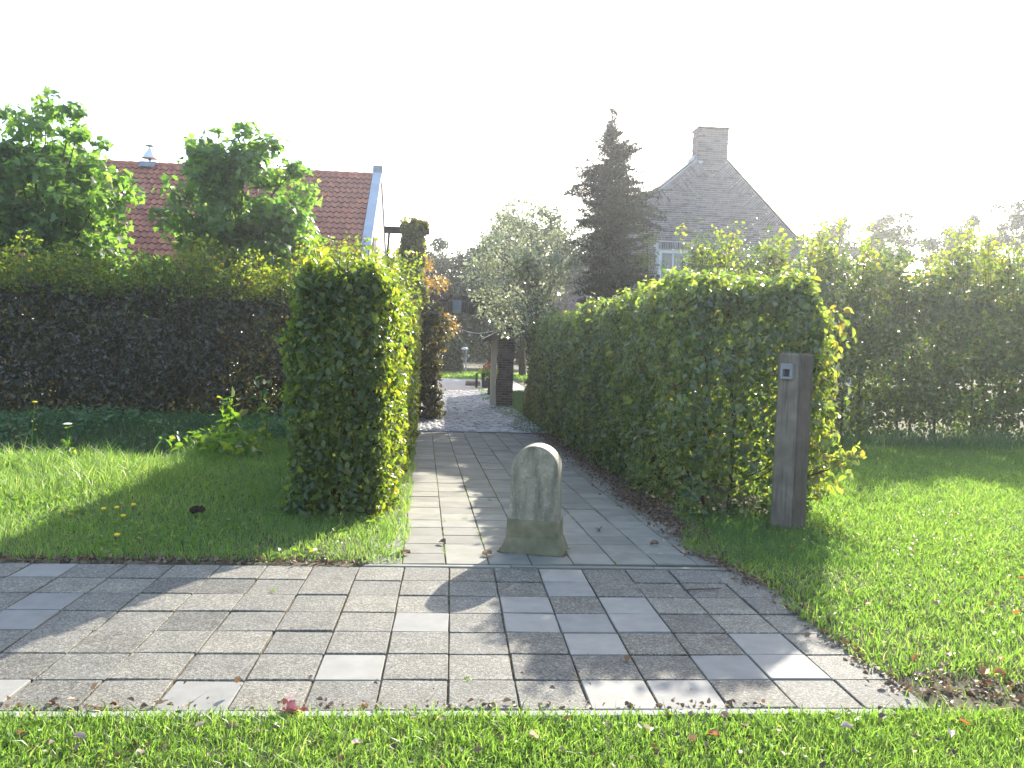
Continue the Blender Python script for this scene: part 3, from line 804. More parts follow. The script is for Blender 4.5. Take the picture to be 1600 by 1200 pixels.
# -- long hedge across the back on the left
hb = empty('beech_hedge', (-6, 16, -.2)); meta(hb, 'long dark clipped beech hedge behind the ditch on the left, below two broad trees', 'hedge')
ang = math.atan2(2.1, 10.5)
P, Nn = hedge_points(14.5, 1.1, 2.45, 600, .12, .22, 130, 1.0, .15)
P = P[:, [1, 0, 2]]; Nn = Nn[:, [1, 0, 2]]         # lay it along x
P, Nn = place(P, Nn, -14.4, 14.85, ang, z=-.22)
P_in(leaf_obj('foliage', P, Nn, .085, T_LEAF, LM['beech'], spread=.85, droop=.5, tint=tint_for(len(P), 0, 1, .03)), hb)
def hb_line(t): return (-14.4 + 14 * t * math.cos(ang), 15.4 + 14 * t * math.sin(ang))
stems_w(hb, [hb_line(i / 14) for i in range(15)], 2.2, r=.03)
# taller untrimmed growth along its top
def top_xy():
    t = random.uniform(.25, .98); x, y = hb_line(t); return (x, y + random.uniform(-.3, .5))
P2, N2, sb = shoots(330, top_xy, lambda x, y: 2.15 + .35 * max(0, (x + 7) / 5) + .2 * math.sin(x * 2.1), (.25, 1.15), .045, .09)
n = 9000
tq = R.uniform(.2, 1, n); xq = -14.4 + 14 * tq * math.cos(ang); yq = 15.3 + 14 * tq * math.sin(ang) + R.normal(size=n) * .28
zq = 2.2 + R.random(n) ** 1.5 * (.55 + .6 * np.clip((xq + 7) / 5, 0, 1)) * (1 + .5 * fnoise(xq, yq * 0, 2.0, 3))
P2 = np.concatenate([P2, np.stack([xq, yq, zq], 1)]); N2 = np.concatenate([N2, R.normal(size=(n, 3)) * .5 + np.array((0, -.2, .8))])
P_in(leaf_obj('shoots', P2, N2, .075, T_LEAF, LM['shoots'], spread=.5, droop=.1, tint=tint_for(len(P2), 0, .95, .06)), hb)
P_in(meta(sb.build('twigs', MAT['twig']), kind='stuff'), hb)

# -- tall loose hedge on the right across the lawn
ht = empty('tall_hedge', (7, 15, -.2)); meta(ht, 'tall loose untrimmed hedge at the back of the sunny lawn on the right', 'hedge')
ang2 = math.atan2(1.8, 10.6)
P, Nn = hedge_points(15, 1.6, 3.15, 640, .22, .30, 420, 1.2, .6, .35)
P = P[:, [1, 0, 2]]; Nn = Nn[:, [1, 0, 2]]
P, Nn = place(P, Nn, 4.7, 14.5, ang2, z=-.2)
k = ~((P[:, 2] < .2) & (R.random(len(P)) < .5))
k &= ~((fnoise(P[:, 0], P[:, 2] * 1.4, 1.5, 11) > .30) & (R.random(len(P)) < .80)); P, Nn = P[k], Nn[k]
P_in(leaf_obj('foliage', P, Nn, .085, T_LEAF, LM['tallhedge'], spread=.7, droop=.35, tint=tint_for(len(P), 0, 1, .04)), ht)
def ht_line(t, w=0): return (4.7 + 15 * t * math.cos(ang2) - w * math.sin(ang2), 14.5 + 15 * t * math.sin(ang2) + w * math.cos(ang2))
P2, N2, sb = shoots(330, lambda: ht_line(random.random(), random.uniform(-.1, 1.5)), lambda x, y: 2.7 + .35 * math.sin(x * 1.9) , (.3, 1.3), .045, .07)
P_in(leaf_obj('shoots', P2, N2, .08, T_LEAF, LM['shoots'], spread=.5, droop=.2, tint=tint_for(len(P2), .2, .97, .03)), ht)
P_in(meta(sb.build('twigs', MAT['twig']), kind='stuff'), ht)
stems_w(ht, [ht_line(i / 26, random.uniform(.4, 1.1)) for i in range(27)], 2.6, r=.028)
# rough weeds along its foot
x, y = scatter(26000, 3.6, 17, 12.0, 17.3, lambda x, y: np.clip(1.1 - np.abs(y - (13.75 + .17 * (x - 3.5))) * 1.1, 0, 1))
grass_obj('rough_grass', x, y, np.full(len(x), .30), np.full(len(x), .012), LM['bank'], 1.3)
x, y = scatter(9000, 4.5, 16, 12.0, 17.3, lambda x, y: np.clip(1. - np.abs(y - (14.0 + .17 * (x - 3.5))) * 1.6, 0, 1) * np.clip(.4 + fnoise(x, y, .9, 8), 0, 1))
P = np.stack([x, y, tz(x, y) + R.random(len(x)) * .55], 1)
o = leaf_obj('dry_weeds', P, R.normal(size=P.shape), .07, T_SLIM, LM['dry'], spread=.5, droop=-.6); meta(o, kind='stuff')

# ================================================================== TREES
def crown_points(clusters, per, r):
    P, Nn = [], []
    for c in clusters:
        rr = r * random.uniform(.7, 1.3)
        n = int(per * random.uniform(.6, 1.4))
        d = norm(R.normal(size=(n, 3))); q = d * (R.random(n)[:, None] ** .45) * rr * np.array((1, 1, .7))
        P.append(np.array(c) + q); Nn.append(d * .6 + np.array((0, 0, .6)))
    return np.concatenate(P), np.concatenate(Nn)

def ell_clusters(c, rad, m, shell=.55, zmin=None):
    out = []
    while len(out) < m:
        d = norm(R.normal(size=(1, 3)))[0]
        q = (shell + (1 - shell) * R.random()) if R.random() < .75 else R.random() * shell
        p = np.array(c) + d * q * np.array(rad)
        if zmin is None or p[2] > zmin: out.append(p)
    return out

def tree(name, label, base, crown, rad, m, per, cr_, leaf, tmpl, mat, group=None, trunk_r=.12, bark='bark', limbs=26, droop=.5, extra=None, spread=.6, cat='tree', lean=(0, 0)):
    bx, by = base; bz = tzs(bx, by)
    root = empty(name, (bx, by, bz)); meta(root, label, cat, group)
    cl = ell_clusters(crown, rad, m)
    if extra: cl += [np.array(e) for e in extra]
    b = MB()
    top = np.array(crown) + np.array((lean[0], lean[1], rad[2] * .5))
    tp = [np.array((bx, by, bz - .1))]
    for k in range(1, 6):
        f = k / 5
        tp.append(np.array((bx + (top[0] - bx) * f + random.gauss(0, .05), by + (top[1] - by) * f + random.gauss(0, .05), bz + (top[2] - bz) * f)))
    b.tube(tp, [trunk_r * 1.25, trunk_r, trunk_r * .8, trunk_r * .6, trunk_r * .4, trunk_r * .15], 7)
    for c in random.sample(cl, min(limbs, len(cl))):
        f = random.uniform(.3, .85)
        i = f * 5; i0 = int(i); s = tp[i0] + (tp[min(i0 + 1, 5)] - tp[i0]) * (i - i0)
        if s[2] > c[2]: s = s.copy(); s[2] = bz + (c[2] - bz) * .7
        mid = (s + c) / 2 + np.array((random.gauss(0, .12), random.gauss(0, .12), -.08 + random.gauss(0, .1)))
        b.tube([s, mid, c], [trunk_r * .35, trunk_r * .22, trunk_r * .06], 5)
    P_in(b.build('trunk', MAT[bark], smooth=True), root)
    P, Nn = crown_points(cl, per, cr_)
    P_in(leaf_obj('crown', P, Nn, leaf, tmpl, mat, spread=spread, droop=droop), root)
    return root

# two broad-leaved trees behind the left hedge (big lobed leaves)
g = 'broad trees behind the left hedge'
tree('maple_tree', 'dense bushy tree with large lobed leaves at the far left, left of the cowl', (-9.6, 20.2), (-9.75, 20.2, 3.9), (2.1, 1.5, 2.65), 230, 50, .42, .155, T_MAPLE, LM['maple'], g, .13,
     extra=[(-8.0, 20, 2.6), (-7.6, 20, 3.1), (-7.4, 20, 2.5), (-8.3, 20, 2.3), (-11, 20, 2.4), (-11.5, 20, 2.8), (-9, 20, 6.6), (-9.6, 20.1, 6.8), (-10.4, 20, 6.5), (-8.3, 20, 5.9), (-7.5, 20, 2.1), (-7.1, 20, 2.9)])
tree('maple_tree', 'bushy tree with large lobed leaves before the red roof, between cowl and gable', (-5.1, 20.0), (-5.1, 20.0, 3.85), (1.9, 1.3, 2.6), 225, 50, .42, .15, T_MAPLE, LM['maple'], g, .12,
     extra=[(-6.7, 20, 4.9), (-6.5, 20.1, 4.3), (-6.2, 20, 5.4), (-3.9, 20, 5.4), (-3.6, 20, 5.0), (-3.4, 20, 3.6), (-3.3, 20, 3.0), (-5.0, 20, 6.4), (-5.6, 20, 6.2), (-4.4, 20, 6.1), (-3.5, 20, 2.5), (-4.2, 20, 2.3), (-5.8, 20, 2.5), (-6.3, 20, 2.7), (-6.0, 20, 2.2)])

# silvery tree over the arch
tree('silver_tree', 'airy silvery leaved tree leaning over the right end of the brick arch', (2.35, 19.3), (1.78, 19.0, 3.4), (1.5, 1.15, 1.68), 290, 38, .28, .070, T_QUAD, LM['willow'], None, .06, 'bark_grey', 60, .5,
     extra=[(.9, 18.9, 2.35), (.75, 18.9, 2.55), (1.0, 18.9, 2.1), (1.2, 18.8, 2.0), (1.45, 18.8, 1.95), (1.7, 18.8, 2.0), (1.0, 18.9, 2.7), (.6, 18.9, 3.4), (1.5, 19, 2.2), (1.25, 18.9, 1.75), (1.5, 18.9, 1.72), (1.05, 18.9, 1.9), (1.7, 18.9, 1.75), (.8, 18.9, 2.2), (1.3, 18.9, 2.4), (1.1, 18.9, 2.5)])

# spruce
def spruce(label, base, H_):
    bx, by = base; bz = tzs(bx, by)
    root = empty('spruce_tree', (bx, by, bz)); meta(root, label, 'tree')
    b = MB()
    b.tube([(bx, by, bz - .1), (bx + .03, by, bz + H_ * .5), (bx - .02, by, bz + H_)], [.13, .075, .008], 7)
    P_in(b.build('trunk', MAT['bark']), root)
    Ps, Ts, tw = [], [], MB()
    z = .9
    while z < H_ - .25:
        f = (H_ - z) / H_
        dtop = H_ - z
        prof = (1.10 if dtop > 2.1 else (.78 * max(0, dtop - .5) / 1.6 + .05) + .26 * max(0, min(1, (dtop - .9) / .9))) * (0.92 + .14 * math.sin(z * 4.1))
        for k in range(random.choice((9, 10, 11))):
            a = random.uniform(0, 6.28); l = prof * random.uniform(.55, 1.22) if random.random() < .85 else prof * 1.3
            if l < .04: continue
            dx, dy = math.cos(a), math.sin(a)
            s = Vector((bx, by, bz + z + random.uniform(-.1, .1)))
            e1, e2 = random.gauss(.05, .10), random.gauss(-.02, .16)
            p = [s, s + Vector((dx * l * .5, dy * l * .5, e1 * l)), s + Vector((dx * l, dy * l, e2 * l + .04))]
            if H_ - z < 1.5: p = [s, s + Vector((dx * l * .5, dy * l * .5, .1 * l)), s + Vector((dx * l, dy * l, .35 * l))]
            tw.tube(p, [.016 * f + .004, .009 * f + .003, .002], 3)
            m = int(l / .045) + 2
            for q in range(m):
                t_ = (q + random.random()) / m
                c = p[0].lerp(p[1], t_ * 2) if t_ < .5 else p[1].lerp(p[2], t_ * 2 - 1)
                for sgn in (-1, 1):
                    tl = (.08 + .26 * l * (1 - t_) * .9) * random.uniform(.6, 1.2)
                    sd = Vector((-dy * sgn + dx * .7, dx * sgn + dy * .7, random.uniform(-.45, .05)))
                    sd.normalize()
                    nn = max(4, int(tl / .017))
                    tt = R.random(nn)
                    Ps.append(np.array(c)[None] + np.array(sd)[None] * (tt * tl)[:, None]); Ts.append(np.array(sd)[None] + R.normal(size=(nn, 3)) * .6)
        z += random.uniform(.13, .20)
    for q in range(40):   # cones and thin leader
        pass
    nn = 20
    Ps.append(np.stack([bx + R.normal(size=nn) * .03, by + R.normal(size=nn) * .03, bz + H_ - R.random(nn) * .7], 1)); Ts.append(np.tile((0, 0, 1.), (nn, 1)) + R.normal(size=(nn, 3)) * .5)
    P = np.concatenate(Ps); T_ = np.concatenate(Ts)
    P_in(meta(tw.build('branches', MAT['bark']), kind='stuff'), root)
    P_in(leaf_obj('crown', P, R.normal(size=P.shape) + np.array((0, 0, .5)), R.uniform(.06, .105, len(P)), T_SLIM, LM['spruce'], spread=.5, droop=.15, tip=T_), root)
    return root
spruce('tall dark spruce with thin leader, left of the brick gable house', (3.75, 19.6), 7.75)
# light green feathery shrub in front of the house, right of the spruce
tree('feathery_shrub', 'light green feathery shrub between the spruce and the gable window', (5.0, 19.6), (4.72, 19.6, 3.0), (.42, .4, 1.75), 52, 40, .22, .10, T_SLIM, LM['larch'], None, .04, 'bark', 30, .1, cat='shrub')

# autumn maple behind the arch
tree('autumn_tree', 'orange and yellow autumn tree behind the ivy column and under the arch', (-1.6, 26.5), (-1.2, 26.5, 2.9), (1.3, 1.0, 2.0), 90, 60, .36, .10, T_QUAD, LM['autumn'], None, .07, 'bark', 40, .4,
     extra=[(-.3, 26.4, 2.0), (-.1, 26.4, 2.2), (-.5, 26.4, 1.7), (.1, 26.4, 1.9)])

# far trees
g1 = 'hazy trees beyond the courtyard'
far = [('dark round tree far beyond the arch, nearest the ivy column', (-.9, 47), (-.9, 47, 4.2), (2.2, 2, 2.9), 90),
       ('dark tree far beyond the arch, half hidden by the silvery tree', (2.4, 49), (2.6, 49, 5.0), (2.3, 2, 3.9), 100),
       ('tall pale tree rising behind the silvery tree', (3.6, 40), (3.5, 40, 4.9), (2.6, 2, 3.9), 120),
       ('low dark tree over the road beyond the courtyard', (3.4, 52), (3.4, 52, 2.6), (3.4, 2, 2.6), 90)]
for lb, b_, c_, r_, m_ in far:
    tree('broadleaf_tree', lb, b_, c_, r_, m_, 200, .62, .19, T_QUAD, LM['far'], g1, .16, 'bark', 40)
g2 = 'hazy trees behind the tall hedge'
far2 = [('thin pale tree right behind the brick house gable', (18.4, 42), (18.4, 42, 4.9), (1.5, 1.8, 3.1), 70, 50),
        ('pale sparse tree second from the brick house', (20.8, 43), (20.8, 43, 5.6), (1.6, 1.8, 3.7), 90, 60),
        ('hazy upright tree third from the brick house behind the tall hedge', (23.9, 43), (23.9, 43, 5.7), (1.7, 1.8, 4.0), 95, 60),
        ('hazy rounded tree fourth from the brick house behind the tall hedge', (27.0, 42), (27, 42, 5.6), (2.0, 1.8, 4.1), 110, 60),
        ('dense bluish tree, tallest behind the tall hedge', (29.9, 41), (29.9, 41, 6.0), (2.4, 2, 4.4), 130, 70),
        ('dark bushy tree at the far right edge behind the tall hedge', (33.6, 40), (33.6, 40, 5.6), (2.6, 2, 4.2), 120, 74)]
for lb, b_, c_, r_, m_, p_ in far2:
    tree('broadleaf_tree', lb, b_, c_, r_, m_, int(p_ * 2.2), .50, .17, T_QUAD, LM['far'], g2, .16, 'bark', 50)

# the wood on the horizon
n = 26000
x = R.uniform(-70, 75, n); y = R.uniform(66, 80, n)
hgt = 5.0 + 1.6 * fnoise(x * .25, y * .05, 1.0, 2) + .8 * fnoise(x, y * .2, .9, 5)
P = np.stack([x, y, -.3 + hgt * R.random(n) ** .8], 1)
o = leaf_obj('far_wood', P, np.tile((0, -.6, .6), (n, 1)), .75, T_QUAD, LM['far'], spread=.6, droop=.4); meta(o, kind='stuff')

# ================================================================== BRICK HOUSE (right)
HY = 23.5
house = empty('brick_house', (7.5, HY, -.24)); meta(house, 'brick house with steep gable, stepped brick zigzags and a square chimney', 'house')
AX0, AX1, AZ = 7.06, 7.96, 7.02          # the chimney front between the two rakes
LK, RK = .86, .975                        # slopes of the left and right rake
EZ = 2.6
def rake_l(z): return AX0 - (AZ - z) / LK
def rake_r(z): return AX1 + (AZ - z) / RK
EZL = 4.35
wl, wr = rake_l(EZL), rake_r(EZ)
WIN = (6.03, 6.95, 2.75, 4.40)
def prism(b, poly, y0, y1, t=.5):
    n = len(poly)
    V = [(x, y0, z) for x, z in poly] + [(x, y1, z) for x, z in poly]
    b.add(V, [tuple(range(n)), tuple(reversed(range(n, 2 * n)))] + [(i, i + n, (i + 1) % n + n, (i + 1) % n) for i in range(n)], t)
b = MB()   # gable wall in pieces round the window opening
x0w, x1w, z0w, z1w = WIN
prism(b, [(wl, -.3), (x0w, -.3), (x0w, AZ - (AX0 - x0w) * LK), (wl, EZL)], HY, HY + .28)
prism(b, [(x1w, -.3), (wr, -.3), (wr, EZ), (AX1, AZ), (AX0, AZ), (x1w, AZ - (AX0 - x1w) * LK)], HY, HY + .28)
prism(b, [(x0w, -.3), (x1w, -.3), (x1w, z0w), (x0w, z0w)], HY, HY + .28)
prism(b, [(x0w, z1w), (x1w, z1w), (x1w, AZ - (AX0 - x1w) * LK), (x0w, AZ - (AX0 - x0w) * LK)], HY, HY + .28)
P_in(b.build('wall', MAT['mortar']), house)
# roof planes going back
b = MB()
def quad_slab(b, a0, a1, y0, y1, th):
    (xa, za), (xb, zb) = a0, a1
    nx_, nz_ = -(zb - za), (xb - xa); l = math.hypot(nx_, nz_); nx_, nz_ = nx_ / l * th, nz_ / l * th
    prism(b, [(xa, za), (xb, zb), (xb + nx_, zb + nz_), (xa + nx_, za + nz_)], y0, y1)
rz = AZ + .42
quad_slab(b, (wl - .06, EZL - .05), (AX0 + .2, AZ + .17), HY + .10, HY + 9, .10)
quad_slab(b, (AX1 - .2, AZ + .195), (rake_r(EZ) + .05, EZ), HY + .10, HY + 9, .10)
P_in(b.build('roof', MAT['slate']), house)
b = MB()
quad_slab(b, (wl - .04, EZL - .02), (AX0 - .02, AZ + .01), HY - .02, HY + .09, .035)
P_in(b.build('verge_trim', MAT['zinc']), house)
b = MB()
quad_slab(b, (AX1 + .02, AZ + .01), (rake_r(EZ) + .02, EZ + .01), HY - .02, HY + .09, .035)
P_in(b.build('verge_trim', MAT['brickwork']), house)
# side wall and back
b = MB(); b.box(wl + .02, wl + .3, HY + .281, HY + 9, -.3, EZL - .03)
P_in(b.build('side_wall', MAT['brickwork']), house)
b = MB(); b.box(wr - .3, wr - .02, HY + .281, HY + 9, -.3, EZ - .02)
P_in(b.build('side_wall', MAT['brickwork']), house)
# bricks
C_, BL, BH = .0625, .215, .050
def in_gable(x, z):
    if z > AZ: return False
    return max(wl, rake_l(z)) + .03 < x < rake_r(z) - .03
def braid_tri():
    tris = []
    for side in (-1, 1):
        K = RK if side > 0 else LK
        z = AZ
        while z > (EZ + .2 if side > 0 else EZL + .3):
            h = .44
            th = math.atan(K)
            # right angle at the rake, hypotenuse horizontal at the bottom
            L_ = h / math.sin(th)
            base_len = L_ / math.cos(th)
            ex = (rake_r(z - h) if side > 0 else rake_l(z - h))
            tris.append((side, z, h, ex, base_len, th, L_))
            z -= h
    return tris
TR = braid_tri()
def in_tri(x, z, tr, m=0.0):
    side, zt, h, ex, bl, th, L_ = tr
    if not (zt - h + m <= z <= zt - m): return False
    f = (zt - z) / h
    tx = rake_r(zt) if side > 0 else rake_l(zt)
    xo = tx + (ex - tx) * f
    xi = tx + ((ex - side * bl) - tx) * f
    lo, hi = min(xo, xi), max(xo, xi)
    return lo + m <= x <= hi - m
bricks = []   # (x, z, angle, length)
nrow = int((AZ - 2.3) / C_)
for r in range(nrow):
    z = AZ - .03 - r * C_
    x = max(wl, rake_l(z)) - random.random() * .2 + (r % 2) * .11
    while x < rake_r(z):
        L_ = BL if random.random() < .75 else .105
        cx = x + L_ / 2
        x += L_ + .011
        if not (in_gable(cx - L_ * .35, z) and in_gable(cx + L_ * .35, z)): continue
        if x0w - .08 < cx < x1w + .08 and z0w - .05 < z < z1w + .235: continue
        if 7.95 < cx < 8.9 and 4.40 < z < 4.60: continue
        hit = [any(in_tri(cx + e * L_ * .5, z, t) for t in TR) for e in (-.8, 0, .8)]
        if not any(hit):
            bricks.append((cx, z, 0.0, L_))
        elif not all(hit):
            m = 5; run = []
            for q in range(m):
                xq = cx - L_ / 2 + (q + .5) * L_ / m
                if not any(in_tri(xq, z, t) for t in TR): run.append(q)
            if run:
                a_, b_ = cx - L_ / 2 + run[0] * L_ / m, cx - L_ / 2 + (run[-1] + 1) * L_ / m
                bricks.append(((a_ + b_) / 2, z, 0.0, b_ - a_))
for tr in TR:
    side, zt, h, ex, bl, th, L_ = tr
    dirx, dirz = -side * math.sin(th), -math.cos(th)          # along the courses: inwards, square to the rake
    rx, rz_ = side * math.cos(th), -math.sin(th)              # down the rake
    tx = rake_r(zt) if side > 0 else rake_l(zt)
    k = 0
    while (k + .3) * C_ < L_:
        s = (k + .5) * C_
        ln = (L_ - s) * math.tan(th)
        q = .01 - (k % 2) * .1
        while q < ln + .02:
            q0 = max(q, .008)
            l = min(q + BL, ln + .05) - q0
            if l > .03:
                q_, q = q, q0
                cx = tx + rx * s + dirx * (q + l / 2); cz = zt + rz_ * s + dirz * (q + l / 2)
                bricks.append((cx, cz, math.atan2(dirz, dirx), l))
                q = q_
            q += BL + .011
        k += 1
# soldier courses over the two windows
sold = [(6.0 + .052 * k + .02, 4.515, math.pi / 2, .2) for k in range(19)] + [(7.98 + .052 * k, 4.50, math.pi / 2, .2) for k in range(18)]
bm_l = MB(); bm_l.box(-BL / 2, BL / 2, -.012, .02, -BH / 2, BH / 2, bev=.003); bm_l = bm_l.mesh('brick', MAT['brick'])
bm_s = MB(); bm_s.box(-.0525, .0525, -.012, .02, -BH / 2, BH / 2, bev=.003); bm_s = bm_s.mesh('brick', MAT['brick'])
bm_v = MB(); bm_v.box(-.1, .1, -.014, .02, -.0205, .0205, bev=.003); bm_v = bm_v.mesh('brick', MAT['brick'])
def put_brick(me, x, y, z, ang, parent):
    o = link('brick', me)
    o.location = (x, y, z); o.rotation_euler = (0, -ang, 0)
    P_in(o, parent); return o
full = [q for q in bricks if q[3] > .2 and q[1] > 3.7]
random.shuffle(full)
full = [q for q in full if q[3] > .2149]
single = set(full[:255])
for x, z, a, l in sold:
    put_brick(bm_v, x, HY - random.uniform(0, .003), z, a, house)
rest = MB()
for q in bricks:
    x, z, a, l = q
    yo = HY - random.uniform(0, .004) - (.002 if a else 0)
    if q in single:
        put_brick(bm_l, x, yo, z, a, house)
    else:
        c, s = math.cos(a), math.sin(a)
        V = [(x + c * u - s * w, yo + d, z + s * u + c * w) for w in (-BH / 2, BH / 2) for d in (-.012, .02) for u in (-l / 2, l / 2)]
        rest.add(V, [(0, 2, 3, 1), (4, 5, 7, 6), (0, 1, 5, 4), (2, 6, 7, 3), (0, 4, 6, 2), (1, 3, 7, 5)], random.random())
o = rest.build('brickwork', MAT['brickwork']); P_in(o, house); meta(o, kind='stuff')
# chimney
CZ0, CZ1 = AZ + .002, 7.97
b = MB(); b.box(AX0 + .02, AX1 - .02, HY + .02, HY + .66, CZ0, CZ1 - .02)
chim = P_in(b.build('chimney', MAT['mortar']), house)
rest = MB()
r = 0; z = CZ0 + .03
while z < CZ1:
    x = AX0 + (r % 2) * .11 - .11
    while x < AX1 - .02:
        a_, b_ = max(x, AX0), min(x + BL, AX1)
        if b_ - a_ > .04:
            if b_ - a_ > .2:
                o = put_brick(bm_l, (a_ + b_) / 2, HY + .012 - random.uniform(0, .003), z, 0, house)
                wm = o.matrix_basis.copy()
                o.parent = chim; o.matrix_parent_inverse = Matrix.Identity(4)
            else:
                rest.box(a_, b_, HY - random.uniform(0, .003), HY + .03, z - BH / 2, z + BH / 2, random.random())
        x += BL + .011
    y = HY + .035
    while y < HY + .6:
        y2 = min(y + (BL if random.random() < .7 else .105), HY + .665)
        rest.box(AX0 - random.uniform(0, .003), AX0 + .03, y, y2, z - BH / 2, z + BH / 2, random.random())
        rest.box(AX1 - .03, AX1 + random.uniform(0, .003), y, y2, z - BH / 2, z + BH / 2, random.random())
        y = y2 + .011
    r += 1; z += C_
o = rest.build('brickwork', MAT['brickwork'], chim); meta(o, kind='stuff')
b = MB(); b.box(AX0 - .03, AX1 + .03, HY - .03, HY + .70, CZ1 + .0, CZ1 + .05, bev=.01)
b.build('cap', MAT['slate'], chim)
b = MB(); b.box(AX0 - .10, AX0 - .006, HY + .03, HY + .70, CZ0 - .10, CZ0 + .16)
P_in(b.build('flashing', MAT['lead']), house)
b = MB(); vx, vz = 7.47, CZ1 + .05
b.tube([(vx, HY + .3, vz), (vx, HY + .3, vz + .22)], .010, 5); b.tube([(vx - .10, HY + .3, vz + .2), (vx + .12, HY + .3, vz + .2)], .012, 5); b.box(vx + .05, vx + .13, HY + .296, HY + .304, vz + .18, vz + .23)
b.build('weather_vane', MAT['dark_metal'], chim)
# window: frame, muntins, panes, dim room behind
b = MB(); fx0, fx1, fz0, fz1 = x0w, x1w, z0w, z1w
b.box(fx0, fx0 + .10, HY + .05, HY + .13, fz0, fz1); b.box(fx1 - .10, fx1, HY + .05, HY + .13, fz0, fz1)
b.box(fx0 + .10, fx1 - .10, HY + .05, HY + .13, fz1 - .10, fz1); b.box(fx0 + .10, fx1 - .10, HY + .05, HY + .13, fz0, fz0 + .09)
win = P_in(b.build('window', MAT['white']), house)
b = MB()
mx = (fx0 + fx1) / 2 - .02
b.box(mx - .02, mx + .02, HY + .07, HY + .11, fz0 + .09, fz1 - .10)
for zz in (3.20, 3.78):
    b.box(fx0 + .10, mx - .02, HY + .073, HY + .107, zz - .014, zz + .014); b.box(mx + .02, fx1 - .10, HY + .073, HY + .107, zz - .014, zz + .014)
b.build('muntin', MAT['white'], win)
for xa, xb in ((fx0 + .10, mx - .02), (mx + .02, fx1 - .10)):
    for za, zb in ((fz0 + .09, 3.186), (3.214, 3.766), (3.794, fz1 - .10)):
        b = MB(); b.box(xa, xb, HY + .087, HY + .093, za, zb); b.build('pane', MAT['glass'], win)
b = MB(); b.box(fx0 - .06, fx1 + .06, HY - .05, HY + .13, fz0 - .06, fz0 - .002); b.build('sill', MAT['lead'], win)

# ================================================================== RED ROOFED BARN (left)
BX1, RY, RZ = -2.72, 30.2, 7.45           # right gable plane, ridge line
EY, EZ2 = 24.9, 2.65                        # eaves
BX0 = -17.0
barn = empty('barn', (-9, 30, -.24)); meta(barn, 'long barn with red pantile roof and pale gable end behind the left hedge and trees', 'barn')
run, drop = RY - EY, RZ - EZ2
SLP = math.atan2(drop, run); SL = math.hypot(run, drop)
b = MB()
def yz_prism(b, poly, x0, x1):
    n = len(poly)
    V = [(x0, y, z) for y, z in poly] + [(x1, y, z) for y, z in poly]
    b.add(V, [tuple(reversed(range(n))), tuple(range(n, 2 * n))] + [(i, (i + 1) % n, (i + 1) % n + n, i + n) for i in range(n)])
yz_prism(b, [(EY + .3, -.3), (2 * RY - EY - .3, -.3), (2 * RY - EY - .3, EZ2 + .2), (RY, RZ - .06), (EY + .3, EZ2 + .2)], BX1 - .28, BX1 - .02)
P_in(b.build('gable_wall', MAT['plaster']), barn)
for ya in (EY + .3, 2 * RY - EY - .6):
    b = MB(); b.box(BX0, BX1 - .285, ya, ya + .3, -.3, EZ2 + .15); P_in(b.build('wall', MAT['brickwork']), barn)
b = MB()
yz_prism(b, [(EY, EZ2 - .09), (RY, RZ - .09), (2 * RY - EY, EZ2 - .09), (2 * RY - EY, EZ2 - .03), (RY, RZ - .03), (EY, EZ2 - .03)], BX0, BX1 - .29)
P_in(b.build('roof', MAT['slate']), barn)
# pantiles: S-shaped, lapped
TW, TG = .205, .315
def pantile():
    V, Fq = [], []
    prof = [(0, .045), (.12, .062), (.26, .045), (.42, .012), (.62, 0.0), (.82, .012), (1.0, .045)]
    for s in (0, 1):
        for u, h in prof:
            V.append(((u - .5) * TW * 1.02, s * (TG + .05), h + (.042 if s == 0 else 0.0)))
    for u, h in prof:
        V.append(((u - .5) * TW * 1.02, 0, h + .042 - .038))
    n = len(prof)
    for i in range(n - 1):
        Fq.append((i, i + 1, n + i + 1, n + i)); Fq.append((2 * n + i, 2 * n + i + 1, i + 1, i))
    return V, Fq
PV, PF = pantile()
b = MB(); b.add(PV, PF); pan_m = b.mesh('roof_tile', MAT['rooftile'], smooth=False)
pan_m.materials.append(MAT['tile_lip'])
for i, pgn in enumerate(pan_m.polygons): pgn.material_index = i % 2  # front lips take the painted row shadow
cy_, sy_ = math.cos(SLP), math.sin(SLP)
rows = int(SL / TG)
rest = MB(); cnt = 0
for r in range(rows):
    d = SL - .03 - (r + 1) * TG
    k = 0
    x = BX1 - .42
    while x > BX0:
        y, z = EY + d * cy_, EZ2 + d * sy_
        jx, jr = random.gauss(0, .004), random.gauss(0, .012)
        if k < 22 and cnt < 300 and r < 18:
            o = link('roof_tile', pan_m); o.location = (x + jx, y, z); o.rotation_euler = (SLP + random.gauss(0, .01), 0, jr); P_in(o, barn); cnt += 1
        else:
            lift = random.gauss(0, .004)
            V = [(x + jx + p[0] - p[1] * jr, y + p[1] * cy_ - p[2] * sy_, z + p[1] * sy_ + (p[2] + lift) * cy_) for p in PV]
            rest.add(V, PF, random.random())
        x -= TW; k += 1
o = rest.build('roof_tiles', MAT['rooftiles']); P_in(o, barn); meta(o, kind='stuff')
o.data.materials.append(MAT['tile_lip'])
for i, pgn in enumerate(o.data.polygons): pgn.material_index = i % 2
b = MB()
x = BX1 - .30
while x > BX0:
    b.tube([(x, RY, RZ - .01), (x - .36, RY, RZ - .01 + .012)], [.10, .115], 8, random.random()); x -= .345
P_in(b.build('ridge_tiles', MAT['rooftiles']), barn)
